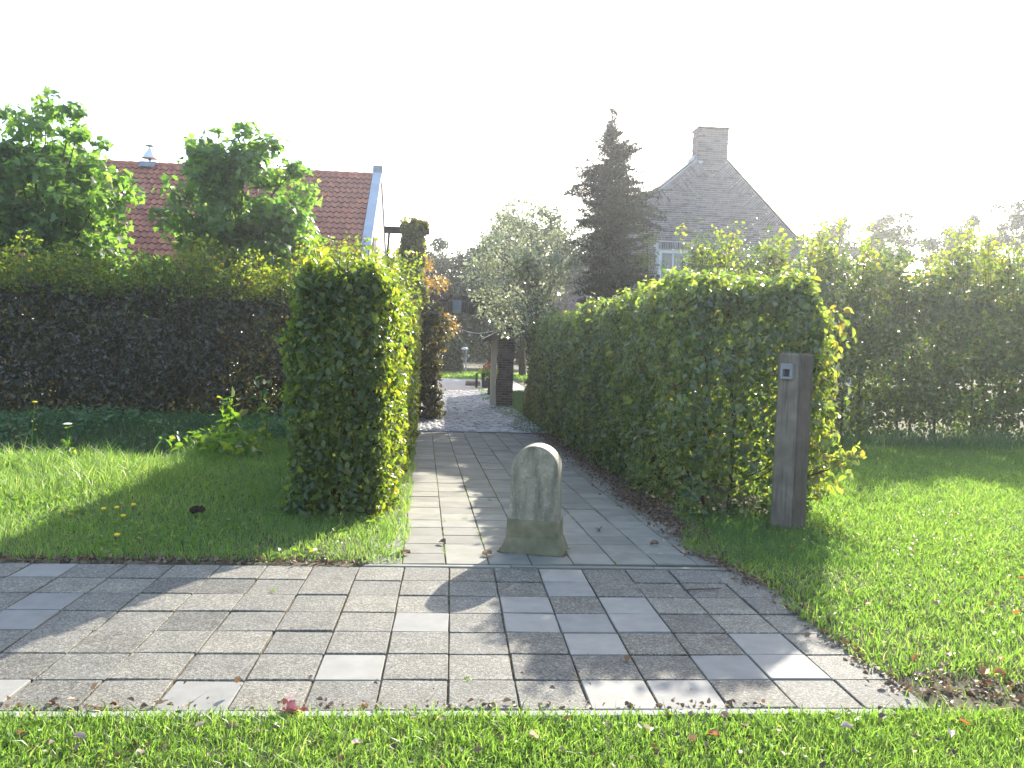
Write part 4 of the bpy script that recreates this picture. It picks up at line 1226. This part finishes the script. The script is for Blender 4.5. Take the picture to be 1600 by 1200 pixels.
# zinc capped verge along the gable
b = MB()
up = .14
yz_prism(b, [(EY - .15, EZ2 - .22), (RY + .0, RZ - .02), (RY + .0, RZ + .22), (EY - .15, EZ2 + .10)], BX1 - .285, BX1 + .03)
yz_prism(b, [(2 * RY - EY, EZ2 - .1), (2 * RY - EY, EZ2 + .10), (RY + .002, RZ + .22), (RY + .002, RZ - .02)], BX1 - .285, BX1 + .03)
P_in(b.build('verge_cap', MAT['zinc']), barn)
b = MB(); b.box(BX1 - .30, BX1 + .05, RY - .14, RY + .14, RZ + .06, RZ + .34)
P_in(b.build('ridge_block', MAT['lead']), barn)
# dark door edge on the gable
b = MB(); b.box(BX1 - .019, BX1 + .03, 27.6, 28.6, -.2, 4.9); P_in(b.build('shutter', MAT['timber']), barn)

# white cowl on the ridge
cx_ = -10.95
cowl = empty('roof_cowl', (cx_, RY, RZ + .05)); meta(cowl, 'white conical cowl with flat cap standing on the red barn ridge', 'roof vent')
b = MB(); b.tube([(0, 0, -.1), (0, 0, .62)], .03, 8); b.build('pole', MAT['white'], cowl)
b = MB(); b.lathe([(.06, .16), (.27, .17), (.26, .19), (.05, .52), (.03, .53)], 20); b.build('hood', MAT['white'], cowl)
b = MB(); b.lathe([(.05, .10), (.055, .16)], 10); b.build('collar', MAT['dark_metal'], cowl)
b = MB(); b.lathe([(.13, .60), (.14, .62), (.13, .64)], 16); b.build('cap', MAT['grey_metal'], cowl)
b = MB(); q = MB(); q.box(-.27, .27, 0, .34, .075, .085)
o = q.build('flashing', MAT['lead'], cowl); o.location = (0, -.30, -.24); o.rotation_euler = (SLP, 0, 0)

# ================================================================== ARCH AND GATEWAY
AY = 21.8
def wx(px): return (px - 704.5) / 1260 * AY
arch = empty('brick_archway', (.3, AY, -.24)); meta(arch, 'dark brick archway across the lane with a stone keystone', 'archway')
acx, az_top, az_und = .11, 2.62, 2.30
pl_x, pr_x = -1.02, 1.29        # inner faces of the pillars
PWD = .42
RAD = 2.45
acz = az_und - RAD
th_max = math.asin((pr_x - pl_x) / 2 / RAD)
mid = (pl_x + pr_x) / 2
acx = mid
b = MB()
n = 24
top = az_top
Vp, Fq = [], []
for i in range(n + 1):
    th = -th_max + 2 * th_max * i / n
    for y in (AY + .01, AY + .25):
        Vp.append((acx + RAD * math.sin(th), y, acz + RAD * math.cos(th) + .015)); Vp.append((acx + RAD * math.sin(th), y, top))
for i in range(n):
    a = i * 4; c = a + 4
    Fq += [(a, c, c + 1, a + 1), (a + 2, a + 3, c + 3, c + 2), (a, a + 2, c + 2, c), (a + 1, c + 1, c + 3, a + 3)]
b.add(Vp, Fq)
for xa, xb in ((pl_x - PWD, pl_x), (pr_x, pr_x + PWD)):
    b.box(xa + .008, xb - .008, AY + .008, AY + .40, -.4, top)
P_in(b.build('wall', MAT['mortar_dark']), arch)
# radial bricks and keystone
nv = 40
vm = MB(); vm.box(-.0255, .0255, -.02, .24, 0, .265, bev=.004); vm = vm.mesh('brick', MAT['brick_dark'])
for i in range(nv):
    th = -th_max + 2 * th_max * (i + .5) / nv
    if abs(i + .5 - nv / 2) < 2.1: continue
    o = link('brick', vm); o.location = (acx + (RAD - .01) * math.sin(th), AY - .002, acz + (RAD - .01) * math.cos(th)); o.rotation_euler = (0, th, 0); P_in(o, arch)
b = MB(); b.box(-.115, .115, -.05, .24, -.03, .295, bev=.012); o = b.build('keystone', MAT['lead']); o.location = (acx, AY, acz + RAD); P_in(o, arch)
# level courses above the ring
bl2 = MB(); bl2.box(-.105, .105, -.012, .02, -.026, .026, bev=.003); bl2 = bl2.mesh('brick', MAT['brick_dark'])
z = 2.05; r = 0
while z < top - .02:
    x = pl_x - PWD + .11 - (r % 2) * .11
    while x < pr_x + PWD - .08:
        th = math.asin(max(-1, min(1, (x - acx) / RAD)))
        if z > acz + (RAD + .268) * math.cos(th) + .01 and pl_x < x < pr_x and abs(x - acx) > .2:
            o = put_brick(bl2, x, AY, z, 0, arch)
        x += .222
    z += .066; r += 1
# coping of bricks on edge
cm = MB(); cm.box(-.028, .028, -.04, .26, 0, .10, bev=.004); cm = cm.mesh('coping_brick', MAT['brick_dark'])
x = pl_x - PWD
while x < pr_x + PWD:
    o = link('coping_brick', cm); o.location = (x, AY, top + .002 + random.gauss(0, .003)); P_in(o, arch); x += .064
# right pillar bricks (front and inner side), left pillar front
z = -.22; r = 0
while z < top - .03:
    for xa, xb in ((pr_x, pr_x + PWD), (pl_x - PWD, pl_x)):
        x = xa - (r % 2) * .11
        while x < xb - .03:
            a_, b_ = max(x, xa), min(x + .21, xb)
            if b_ - a_ > .05:
                o = put_brick(bl2, (a_ + b_) / 2, AY, z, 0, arch); o.scale = ((b_ - a_) / .21, 1, 1)
            x += .222
    z += .066; r += 1
    y = AY + .04
sideb = MB(); z = -.22
while z < top - .03:
    y = AY + .03
    while y < AY + .38:
        y2 = min(y + .21, AY + .40)
        sideb.box(pr_x - random.uniform(0, .004), pr_x + .03, y, y2, z - .026, z + .026, random.random())
        sideb.box(pl_x - .03, pl_x + random.uniform(0, .004), y, y2, z - .026, z + .026, random.random()); y = y2 + .011
    z += .066
o = sideb.build('brickwork', surf_mat('dark_brickwork', bc2, 9, 6, 0.9, 0.4, 90, 0.15, ('tint', bst))); P_in(o, arch); meta(o, kind='stuff')
# cream timber door post and little tiled canopy beside the pillar
can = empty('door_canopy', (1.2, AY, 0)); meta(can, 'small tiled canopy on a cream post against the right pillar of the arch', 'canopy')
b = MB(); b.box(pr_x - .17, pr_x - .02, AY + .42, AY + .56, -.24, 1.58, bev=.006); P_in(b.build('post', MAT['cream']), can)
b = MB()
yz = [(-.38, 1.60), (.0, 2.0), (.38, 1.60), (.38, 1.52), (.0, 1.92), (-.38, 1.52)]
prism(b, [(pr_x - .10 + x * 1.05, z - .02) for x, z in [(-.34, 1.60), (.02, 1.80), (.30, 1.88), (.50, 1.80), (.50, 1.70), (-.34, 1.53)]], AY - .20, AY + .75)
P_in(b.build('roof', MAT['slate']), can)

# ivy covered post with timber beam, left
ivp = empty('timber_post', (-1.05, 20.9, -.24)); meta(ivp, 'tall post with a dark cross beam beside the barn gable, overgrown with ivy', 'post')
b = MB(); b.box(-.13, .13, -.13, .13, -.1, 4.45); b.build('upright', MAT['timber'], ivp)
b = MB(); b.box(-.72, .42, -.09, .09, 4.44, 4.60, bev=.01); o = b.build('beam', MAT['timber'], ivp)
b = MB(); b.tube([(-.66, 0, 2.2), (-.66, 0, 3.4), (-.6, 0, 4.44)], .03, 6); b.build('brace', MAT['timber'], ivp)
ivy = empty('ivy', (-1.05, 20.85, -.24)); meta(ivy, 'thick ivy column climbing the tall timber post', 'ivy')
n = 9000
zz = R.uniform(.2, 4.75, n); aa = R.random(n) * 2 * np.pi
rr = (.33 + .07 * np.sin(zz * 3) + .06 * np.sin(zz * 7 + aa * 2)) * np.where(zz > 4.3, .75, 1) * (1 - .35 * R.random(n) ** 2)
P = np.stack([-1.0 + rr * np.cos(aa) + .05 * np.sin(zz * 1.3), 20.85 + rr * np.sin(aa), zz - .24], 1)
P_in(leaf_obj('foliage', P, np.stack([np.cos(aa), np.sin(aa), np.full(n, .2)], 1), .085, T_LEAFW, LM['ivy'], spread=.5, droop=.5), ivy)

# ================================================================== COURTYARD THINGS
fh = empty('clipped_hedge', (-.4, 41.8, -.24)); meta(fh, 'low dark hedge at the far side of the courtyard, seen through the arch', 'hedge')
P, Nn = hedge_points(5.4, 1.2, 1.72, 260, .08, .1, 60, 1.1, .1)
P = P[:, [1, 0, 2]]; Nn = Nn[:, [1, 0, 2]]
P, Nn = place(P, Nn, -4.8, 41.6, .0, z=-.24)
P_in(leaf_obj('foliage', P, Nn, .15, T_QUAD, LM['far'], spread=.6, droop=.4), fh)
gl = empty('garden_light', (.78, 40.6, -.24)); meta(gl, 'thin garden light post with a white head in front of the far hedge', 'garden light')
b = MB(); b.tube([(0, 0, 0), (0, 0, 1.3)], .028, 8); b.build('pole', MAT['zinc'], gl)
b = MB(); b.lathe([(.03, 1.28), (.16, 1.30), (.17, 1.36), (.10, 1.42), (.02, 1.44)], 14, (-.08, 0, 0)); b.build('lamp_head', MAT['white'], gl)
lf = empty('low_fence', (-1.75, 38.5, -.24)); meta(lf, 'small yellow slatted fence at the courtyard edge behind the left hedge', 'fence')
for i in range(7):
    b = MB(); b.box(-.03, .03, -.012, .012, .0, .44); o = b.build('slat', MAT['yellow_wood'], lf); o.location = (-.42 + .14 * i, 0, 0)
for zz in (.12, .38):
    b = MB(); b.box(-.5, .5, .013, .04, zz - .025, zz + .025); b.build('rail', MAT['yellow_wood'], lf)
g = 'black bollard posts by the planters'
for lb, x, y in (('thin black post before the right planter, nearest the brick pillar', 1.28, 26.3), ('thin black post before the further planter, by the stone step', 1.0, 30.4)):
    p = empty('black_post', (x, y, pz(y))); meta(p, lb, 'post', g)
    b = MB(); b.tube([(0, 0, -.05), (0, 0, .52)], .045, 10); b.build('shaft', MAT['dark_metal'], p)
    b = MB(); b.lathe([(.05, .52), (.055, .54), (.03, .57)], 10); b.build('cap', MAT['dark_metal'], p)
g = 'dark planters in the courtyard'
for lb, x, y, s, fl in (('dark square planter with leafy plants beside the brick pillar', 1.62, 26.8, .5, False), ('dark square planter with red flowers further into the courtyard', 1.45, 30.8, .52, True)):
    p = empty('planter', (x, y, pz(y))); meta(p, lb, 'planter', g)
    b = MB(); b.add([(-s / 2 * k, -s / 2 * k2, z) for z, f in ((0, .85), (s * 1.05, 1)) for k, k2 in ((f, f), (-f, f), (-f, -f), (f, -f))], [(3, 2, 1, 0), (0, 1, 5, 4), (1, 2, 6, 5), (2, 3, 7, 6), (3, 0, 4, 7), (4, 5, 6, 7)]); b.build('box', MAT['planter'], p)
    pp = empty('planter_plant', (x, y, pz(y) + s * 1.05)); meta(pp, 'bushy green plant growing in the planter beside the pillar' if not fl else 'red flowering plant in the further planter', 'plant')
    n = 260
    P = np.stack([R.normal(size=n) * .17, R.normal(size=n) * .17, np.abs(R.normal(size=n)) * .13], 1)
    leaf_obj('leaves', P, R.normal(size=P.shape) + np.array((0, 0, .7)), .09, T_QUAD, LM['weed'], parent=pp)
    if fl:
        n = 80
        P = np.stack([R.normal(size=n) * .17, R.normal(size=n) * .15, .15 + np.abs(R.normal(size=n)) * .12], 1)
        leaf_obj('flowers', P, R.normal(size=P.shape), .08, T_LEAFW, MAT['red_flower'], parent=pp)
st = empty('stone_step', (.86, 32, pz(32))); meta(st, 'low brown stone step on the sunlit courtyard', 'step')
b = MB(); b.box(-.24, .34, -.3, .3, -.05, .16, bev=.02); b.build('slab', MAT['sandstone'], st)
cb = MB()
cb.tube([(.15 + .98 * t, 25.4 - 3.4 * t, 1.95 - .14 * t - .12 * math.sin(math.pi * t)) for t in np.linspace(0, 1, 9)], .006, 4)
o = cb.build('cable', MAT['white']); meta(o, 'thin pale cable hanging across the lane under the arch', 'cable')

# ================================================================== STONE BOLLARD
bo = empty('stone_bollard', (.665, 5.93, 0.0), math.radians(-15)); meta(bo, 'round topped weathered grey stone bollard in the middle of the path entrance', 'bollard')
def arched(w0, w1, z0, zs, t0, t1, bev=.008, n=20):
    """upright slab, width w0 at z0 tapering to w1 at the springing zs, round top"""
    out = [(-w0 / 2, z0), ]
    out = [(w0 / 2, z0), (w1 / 2, zs)]
    for i in range(1, n):
        a = math.pi * i / n
        out.append((w1 / 2 * math.cos(a), zs + w1 / 2 * math.sin(a)))
    out += [(-w1 / 2, zs), (-w0 / 2, z0)]
    cxm, czm = 0, (z0 + zs) / 2
    def inset(d):
        res = []
        for x, z in out:
            if z > zs:
                l = math.hypot(x, z - zs); res.append((x * (l - d) / l, zs + (z - zs) * (l - d) / l))
            else:
                res.append((x - math.copysign(d, x), z))
        return res
    rings = [(inset(bev), -t0 / 2), (out, -t0 / 2 + bev), (out, t0 / 2 - bev), (inset(bev), t0 / 2)]
    V = [(x, y, z) for ring, y in rings for x, z in ring]
    m = len(out); Fq = [tuple(range(m)), tuple(reversed(range(3 * m, 4 * m)))]
    for k in range(3):
        for i in range(m):
            j = (i + 1) % m
            Fq.append((k * m + j, k * m + i, (k + 1) * m + i, (k + 1) * m + j))
    return V, Fq
b = MB(); V, Fq = arched(.362, .348, .232, .605, .225, .225, .005); b.add(V, Fq); b.build('shaft', MAT['stone'], bo)
def frustum(b, w0, d0, w1, d1, z0, z1, bev=.006):
    V = []
    for f, z, e in ((0, z0, 0), (0.0, z0 + .001, 0), (1, z1 - bev, 0), (1, z1, bev)):
        w = (w0 + (w1 - w0) * f) / 2 - e; d = (d0 + (d1 - d0) * f) / 2 - e
        c = .008
        V += [(-w + c, -d, z), (w - c, -d, z), (w, -d + c, z), (w, d - c, z), (w - c, d, z), (-w + c, d, z), (-w, d - c, z), (-w, -d + c, z)]
    Fq = [tuple(reversed(range(8))), tuple(range(24, 32))]
    for k in range(3):
        for i in range(8):
            j = (i + 1) % 8; Fq.append((k * 8 + i, k * 8 + j, k * 8 + 8 + j, k * 8 + 8 + i))
    b.add(V, Fq)
b = MB(); frustum(b, .392, .265, .384, .258, .106, .2325); b.build('plinth', MAT['stone_moss'], bo)
b = MB(); frustum(b, .475, .345, .392, .262, -.02, .1055, .002); b.build('flared_base', MAT['stone_moss'], bo)

n = 700
side = R.integers(0, 4, n); q = R.uniform(-1, 1, n)
lx = np.where(side < 2, q * .24, np.where(side == 2, .243, -.243)); ly = np.where(side < 2, np.where(side == 0, -.178, .178), q * .175)
lx = lx + R.normal(size=n) * .006; ly = ly + R.normal(size=n) * .006
ca, sa = math.cos(math.radians(-15)), math.sin(math.radians(-15))
P = np.stack([.665 + lx * ca - ly * sa, 5.93 + lx * sa + ly * ca, tz(.665 + lx, 5.93 + ly) - .003], 1)
k = fnoise(P[:, 0] * 3, P[:, 1] * 3, 3, 2) > -.1
V, Fs, t = blades(P[k], np.full(k.sum(), .013), np.full(k.sum(), .004), 1.3)
o = link('bollard_moss', mesh_np('bollard_moss', V, Fs, LM['dry'], t)); meta(o, kind='stuff')

# ================================================================== TIMBER POST WITH LIGHT
tp = empty('timber_post', (2.955, 6.72, 0), math.radians(36)); meta(tp, 'square weathered timber post at the end of the right hedge, carrying a small grey lamp', 'post')
b = MB()
s = .108
V, Fq = [], []
zs = [-.1, .4, .8, 1.2, 1.50, 1.515]
for i, z in enumerate(zs):
    e = s * (1.0 if i < 5 else .94) + random.gauss(0, .0012)
    c = .012
    V += [(-e + c, -e, z), (e - c, -e, z), (e, -e + c, z), (e, e - c, z), (e - c, e, z), (-e + c, e, z), (-e, e - c, z), (-e, -e + c, z)]
for k in range(len(zs) - 1):
    for i in range(8):
        j = (i + 1) % 8; Fq.append((k * 8 + i, k * 8 + j, k * 8 + 8 + j, k * 8 + 8 + i))
Fq.append(tuple(range((len(zs) - 1) * 8, len(zs) * 8)))
b.add(V, Fq); sh = b.build('shaft', MAT['post'], tp)
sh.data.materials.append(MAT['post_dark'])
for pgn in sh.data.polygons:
    if pgn.normal.y < -.5: pgn.material_index = 1  # one face gets the darker wood tone
# lamp on the left face (local -x)
lamp = empty('step_light', (2.955, 6.72, 1.36), math.radians(36)); meta(lamp, 'small square grey step light fixed near the top of the timber post', 'lamp')
b = MB(); w, h, d = .055, .066, .04
x0_, x1_ = -s - d, -s - .002
b.box(x0_, x1_, -w, w, .018, h, bev=.004); b.box(x0_, x1_, -w, w, -h, -.045, bev=.004)
b.box(x0_, x1_, -w, -w + .022, -.0449, .0179); b.box(x0_, x1_, w - .022, w, -.0449, .0179)
b.build('housing', MAT['grey_metal'], lamp)
b = MB(); b.box(x1_ - .012, x1_ - .002, -w + .0221, w - .0221, -.0448, .0178); b.build('lens', MAT['planter'], lamp)

# ================================================================== SMALL PLANTS AND LITTER
def plant(name, label, base, H_, n, leaf, mat, cat='plant', group=None, flower=None, lean=(0, 0), spread=.05, flower_n=1, z0=.1):
    bx, by = base; bz = tzs(bx, by)
    p = empty(name, (bx, by, bz)); meta(p, label, cat, group)
    b = MB(); b.tube([(0, 0, -.03), (lean[0] * .4, lean[1] * .4, H_ * .5), (lean[0], lean[1], H_)], [.007, .005, .003], 5); b.build('stem', MAT['twig'] if flower is None else LM['weed'], p)
    t = R.uniform(z0, .97, n)
    P = np.stack([lean[0] * t + R.normal(size=n) * spread * (1.3 - t), lean[1] * t + R.normal(size=n) * spread * (1.3 - t), H_ * t], 1)
    leaf_obj('leaves', P, R.normal(size=P.shape) * .5 + np.array((0, 0, .8)), leaf, T_LEAF, mat, parent=p, spread=.4, droop=.2)
    if flower:
        fm, fr, fz = flower
        b = MB(); b.lathe([(.004, -.012), (fr * .8, -.004), (fr, .004), (fr * .6, .012), (.003, .014)], 10)
        o = b.build('flower', fm, p); o.location = (lean[0], lean[1], H_ + fz)
    return p
plant('dock_plant', 'tall reddish dock stalk rising from sunlit weeds beside the ditch', (-3.15, 11.9), .78, 60, .13, LM['weed'], spread=.10)
plant('dock_plant', 'dark green leafy stalk in the shade before the back hedge', (-3.15, 13.9), 1.05, 46, .11, LM['bank'], spread=.09)
plant('thistle_plant', 'short pale green leafy stalk nearest the left hedge corner by the ditch', (-2.75, 12.4), .66, 40, .10, LM['weed'], spread=.07)
n = 420
for lb, x, y, n, sp in (('clump of sunlit broad weeds at the ditch edge around the dock stalk', -3.2, 11.6, 420, .22), ('low sunlit weed clump sloping down between dock stalk and lawn', -3.0, 11.0, 260, .22)):
    p = empty('weed_clump', (x, y, tzs(x, y))); meta(p, lb, 'weeds', 'weeds at the ditch edge')
    P = np.stack([R.normal(size=n) * sp, R.normal(size=n) * sp, np.abs(R.normal(size=n)) * .14], 1)
    leaf_obj('leaves', P, R.normal(size=P.shape) * .5 + np.array((0, 0, .8)), .10, T_LEAF, LM['weed'], parent=p, spread=.4)
plant('yarrow', 'white flat headed yarrow flower at the ditch edge', (-4.35, 9.55), .52, 14, .07, LM['weed'], flower=(MAT['white_flower'], .05, .0), cat='flower')
plant('ragwort', 'tall dry yellow tipped stalk at the far left of the ditch edge', (-4.85, 9.75), .78, 12, .05, LM['dry'], flower=(MAT['yellow_flower'], .03, 0), cat='flower', lean=(.04, 0))
plant('ragwort', 'withered brown stalk leaning left beside the dry yellow tipped stalk', (-4.95, 9.7), .62, 8, .05, LM['dry'], cat='plant', lean=(-.12, 0))
def dandelion(lb, x, y, H_=.10):
    z = tzs(x, y)
    p = empty('dandelion', (x, y, z)); meta(p, lb, 'flower', 'yellow dandelions in the left verge')
    b = MB(); b.tube([(0, 0, 0), (.005, 0, H_)], .003, 5); b.build('stem', LM['weed'], p)
    b = MB(); b.lathe([(.004, -.01), (.016, -.003), (.021, .006), (.014, .012), (.002, .014)], 12); o = b.build('flower', MAT['yellow_flower'], p); o.location = (.005, 0, H_)
dandelion('yellow dandelion, leftmost of the upper three in the left verge', -2.78, 6.72)
dandelion('yellow dandelion, middle of the upper three in the left verge', -2.70, 6.78)
dandelion('yellow dandelion, rightmost of the upper three in the left verge', -2.62, 6.92)
dandelion('yellow dandelion below the group of three in the left verge', -2.52, 6.45)
dandelion('yellow dandelion close to the paving edge in the left verge', -2.30, 5.78)
# dark clod of earth
cl = MB(); V = []
o = None
b = MB()
for i in range(5):
    b.lathe([(.004, -.02), (.035, 0), (.03, .025), (.004, .045)], 8, (random.gauss(0, .03), random.gauss(0, .03), 0))
o = b.build('earth_clod', MAT['clod']); o.location = (-2.12, 6.98, tzs(-2.1, 6.98) + .05); meta(o, 'dark clod of earth in the shaded grass of the left verge', 'clod')
# little weeds in the joints
for lb, x, y in (('small green weed in the path joint left of the bollard', -.02, 6.9), ('small green weed in the path joint behind the bollard', .42, 8.0), ('green tuft in a joint of the shaded front paving', -1.02, 4.83), ('yellowish tuft in a joint near the kerb', .12, 3.58)):
    p = empty('joint_weed', (x, y, tzs(x, y))); meta(p, lb, 'weed', 'weeds in the paving joints')
    n = 22
    P = np.stack([R.normal(size=n) * .009, R.normal(size=n) * .016, np.abs(R.normal(size=n)) * .008], 1)
    leaf_obj('leaves', P, R.normal(size=P.shape) * .5 + np.array((0, 0, .8)), .011, T_LEAF, LM['weed'], parent=p, spread=.4)
# moss and grass threads in the joints of the paving
xs, ys = [], []
for row in range(0, 8):
    n = 420
    a = R.uniform(-5, 2.1, n); xs.append(a); ys.append(GY0 + row * T + R.normal(size=n) * .003)
for k in range(-15, 8):
    n = 120
    a = R.uniform(GY0, GY0 + 2.1, n); ys.append(a); xs.append(GX0 + k * T + R.normal(size=n) * .003)
x, y = np.concatenate(xs), np.concatenate(ys)
k = fnoise(x, y, 2.0, 6) + R.normal(size=len(x)) * .3 > .25
x, y = x[k], y[k]
V, Fs, t = blades(np.stack([x, y, np.full(len(x), -.010)], 1), np.full(len(x), .018), np.full(len(x), .004), 1.2)
o = link('joint_moss', mesh_np('joint_moss', V, Fs, LM['dry'], t)); meta(o, kind='stuff')
us, vs = [], []
for k in range(0, 9):
    n = 500
    us.append(k * .298 + R.normal(size=n) * .004); vs.append(R.uniform(0, LEN, n))
u_, v_ = np.concatenate(us), np.concatenate(vs)
x, y = path_xy(u_, v_)
k = fnoise(x, y, 1.4, 2) + R.normal(size=len(x)) * .3 > .3
x, y = x[k], y[k]
V, Fs, t = blades(np.stack([x, y, tz(x, y) - .006], 1), np.full(len(x), .02), np.full(len(x), .005), 1.2)
o = link('path_moss', mesh_np('path_moss', V, Fs, LM['weed'], t)); meta(o, kind='stuff')
# stick
b = MB(); b.tube([(0, 0, .008), (.10, .01, .012), (.19, .03, .008), (.26, .045, .01)], [.004, .005, .004, .002], 5); b.tube([(.19, .03, .01), (.21, .06, .012)], [.003, .001], 4)
o = b.build('stick', MAT['twig']); o.location = (1.50, 4.90, .002); meta(o, 'thin dark twig lying on the shaded paving right of the bollard', 'twig')
# pink scrap
n = 16
P = np.stack([R.normal(size=n) * .02, R.normal(size=n) * .02, np.abs(R.normal(size=n)) * .02], 1)
o = leaf_obj('faded_blossom', P, R.normal(size=P.shape), .04, T_LEAFW, MAT['pink']); o.location = (-.60, 3.24, .012); meta(o, 'crumpled pink blossom lying on the kerb before the paving', 'blossom')
# single fallen leaves
def leaf_single(mat, seed):
    rr = np.random.default_rng(seed)
    nx_ = 5
    V = []; Fq = []
    for i in range(nx_):
        t = i / (nx_ - 1); w = .42 * math.sin(math.pi * min(1, .08 + t * .9)) ** .7
        c = .25 * math.sin(t * 3 + rr.random())
        for s_ in (-1, 0, 1):
            V.append((s_ * w * (1 + .2 * rr.normal()), t - .5, abs(s_) * (.22 + .1 * rr.random()) + c * .5 + .02 + .05 * rr.random()))
    for i in range(nx_ - 1):
        for j in range(2):
            a = i * 3 + j; Fq.append((a, a + 1, a + 4, a + 3))
    return mesh_np('fallen_leaf', V, [np.array(Fq)], mat, np.full(len(V), rr.random()))
om = [leaf_single(LM['orange'], i) for i in range(4)]; pm = [leaf_single(LM['pale'], 10 + i) for i in range(4)]; dm = [leaf_single(LM['litter'], 20 + i) for i in range(3)]
ORD = ['nearest', 'second nearest', 'third nearest', 'fourth nearest', 'fifth nearest', 'sixth nearest', 'seventh nearest', 'eighth nearest', 'ninth nearest', 'tenth nearest', 'eleventh nearest', 'twelfth nearest', 'thirteenth nearest', 'fourteenth nearest', 'fifteenth nearest', 'sixteenth nearest', 'farthest from']
def by_corner(pts):
    return enumerate(sorted(pts, key=lambda p: math.hypot(p[0] - 2.1, p[1] - 3.3)))
def fallen(x, y, ms, size, label, group, z=.012):
    o = link('fallen_leaf', random.choice(ms)); o.location = (x, y, tzs(x, y) + z); o.scale = (size,) * 3
    o.rotation_euler = (random.gauss(0, .35), random.gauss(0, .35), random.uniform(0, 6.28)); meta(o, label, 'leaf', group)
for i, (x, y) in by_corner([(2.32, 3.72), (2.55, 3.55), (2.62, 3.53), (2.75, 3.7), (2.95, 3.66), (3.3, 4.55), (3.35, 4.4), (2.5, 4.55), (2.65, 5.9), (2.02, 5.25), (3.9, 5.1), (2.12, 3.05), (1.05, 2.95), (2.3, 2.85), (3.6, 5.9), (4.4, 6.4), (3.05, 3.1)]):
    fallen(x, y, om, random.uniform(.036, .056), 'curled orange fallen leaf, ' + ORD[i] + ' the right front paving corner of the orange ones', 'orange fallen leaves', .045)
for i, (x, y) in by_corner([(2.4, 3.62), (2.5, 3.75), (2.2, 3.5), (2.7, 3.45), (3.0, 3.5), (1.2, 3.02), (.35, 2.95), (-.3, 2.9), (-.9, 3.05), (-1.3, 2.95), (.8, 3.0), (1.6, 3.0), (-.1, 3.1), (2.0, 2.95), (2.9, 5.6), (3.5, 6.7), (4.2, 7.2)]):
    fallen(x, y, pm, random.uniform(.032, .052), 'pale dry fallen leaf, ' + ORD[i] + ' the right front paving corner of the pale ones', 'pale fallen leaves', .05)
for x, y, lb in [(-.02, 6.05, 'dark curled leaf on the path left of the bollard'), (.30, 5.72, 'dark curled leaf at the foot of the bollard'), (1.28, 6.6, 'dark fallen leaf on the path right of the bollard'), (-.28, 5.72, 'thin brown leaf on the path by the left grass edge'), (1.62, 6.1, 'yellowish brown leaf on the shaded path near the leaf litter')]:
    fallen(x, y, dm, .07, lb, 'fallen leaves on the path', .006)

# ================================================================== AIR
hz, nt, N, L = new_mat('thin_haze')
pv = N.new('ShaderNodeVolumePrincipled')
pv.inputs['Color'].default_value = (0.93, 0.96, 1.0, 1)
pv.inputs['Density'].default_value = 0.0012
pv.inputs['Anisotropy'].default_value = 0.72
oo = N.new('ShaderNodeOutputMaterial'); L.new(pv.outputs[0], oo.inputs['Volume'])
b = MB(); b.box(-240, 240, -240, 240, -2.2, 14.0)
o = b.build('haze', hz); meta(o, kind='stuff')
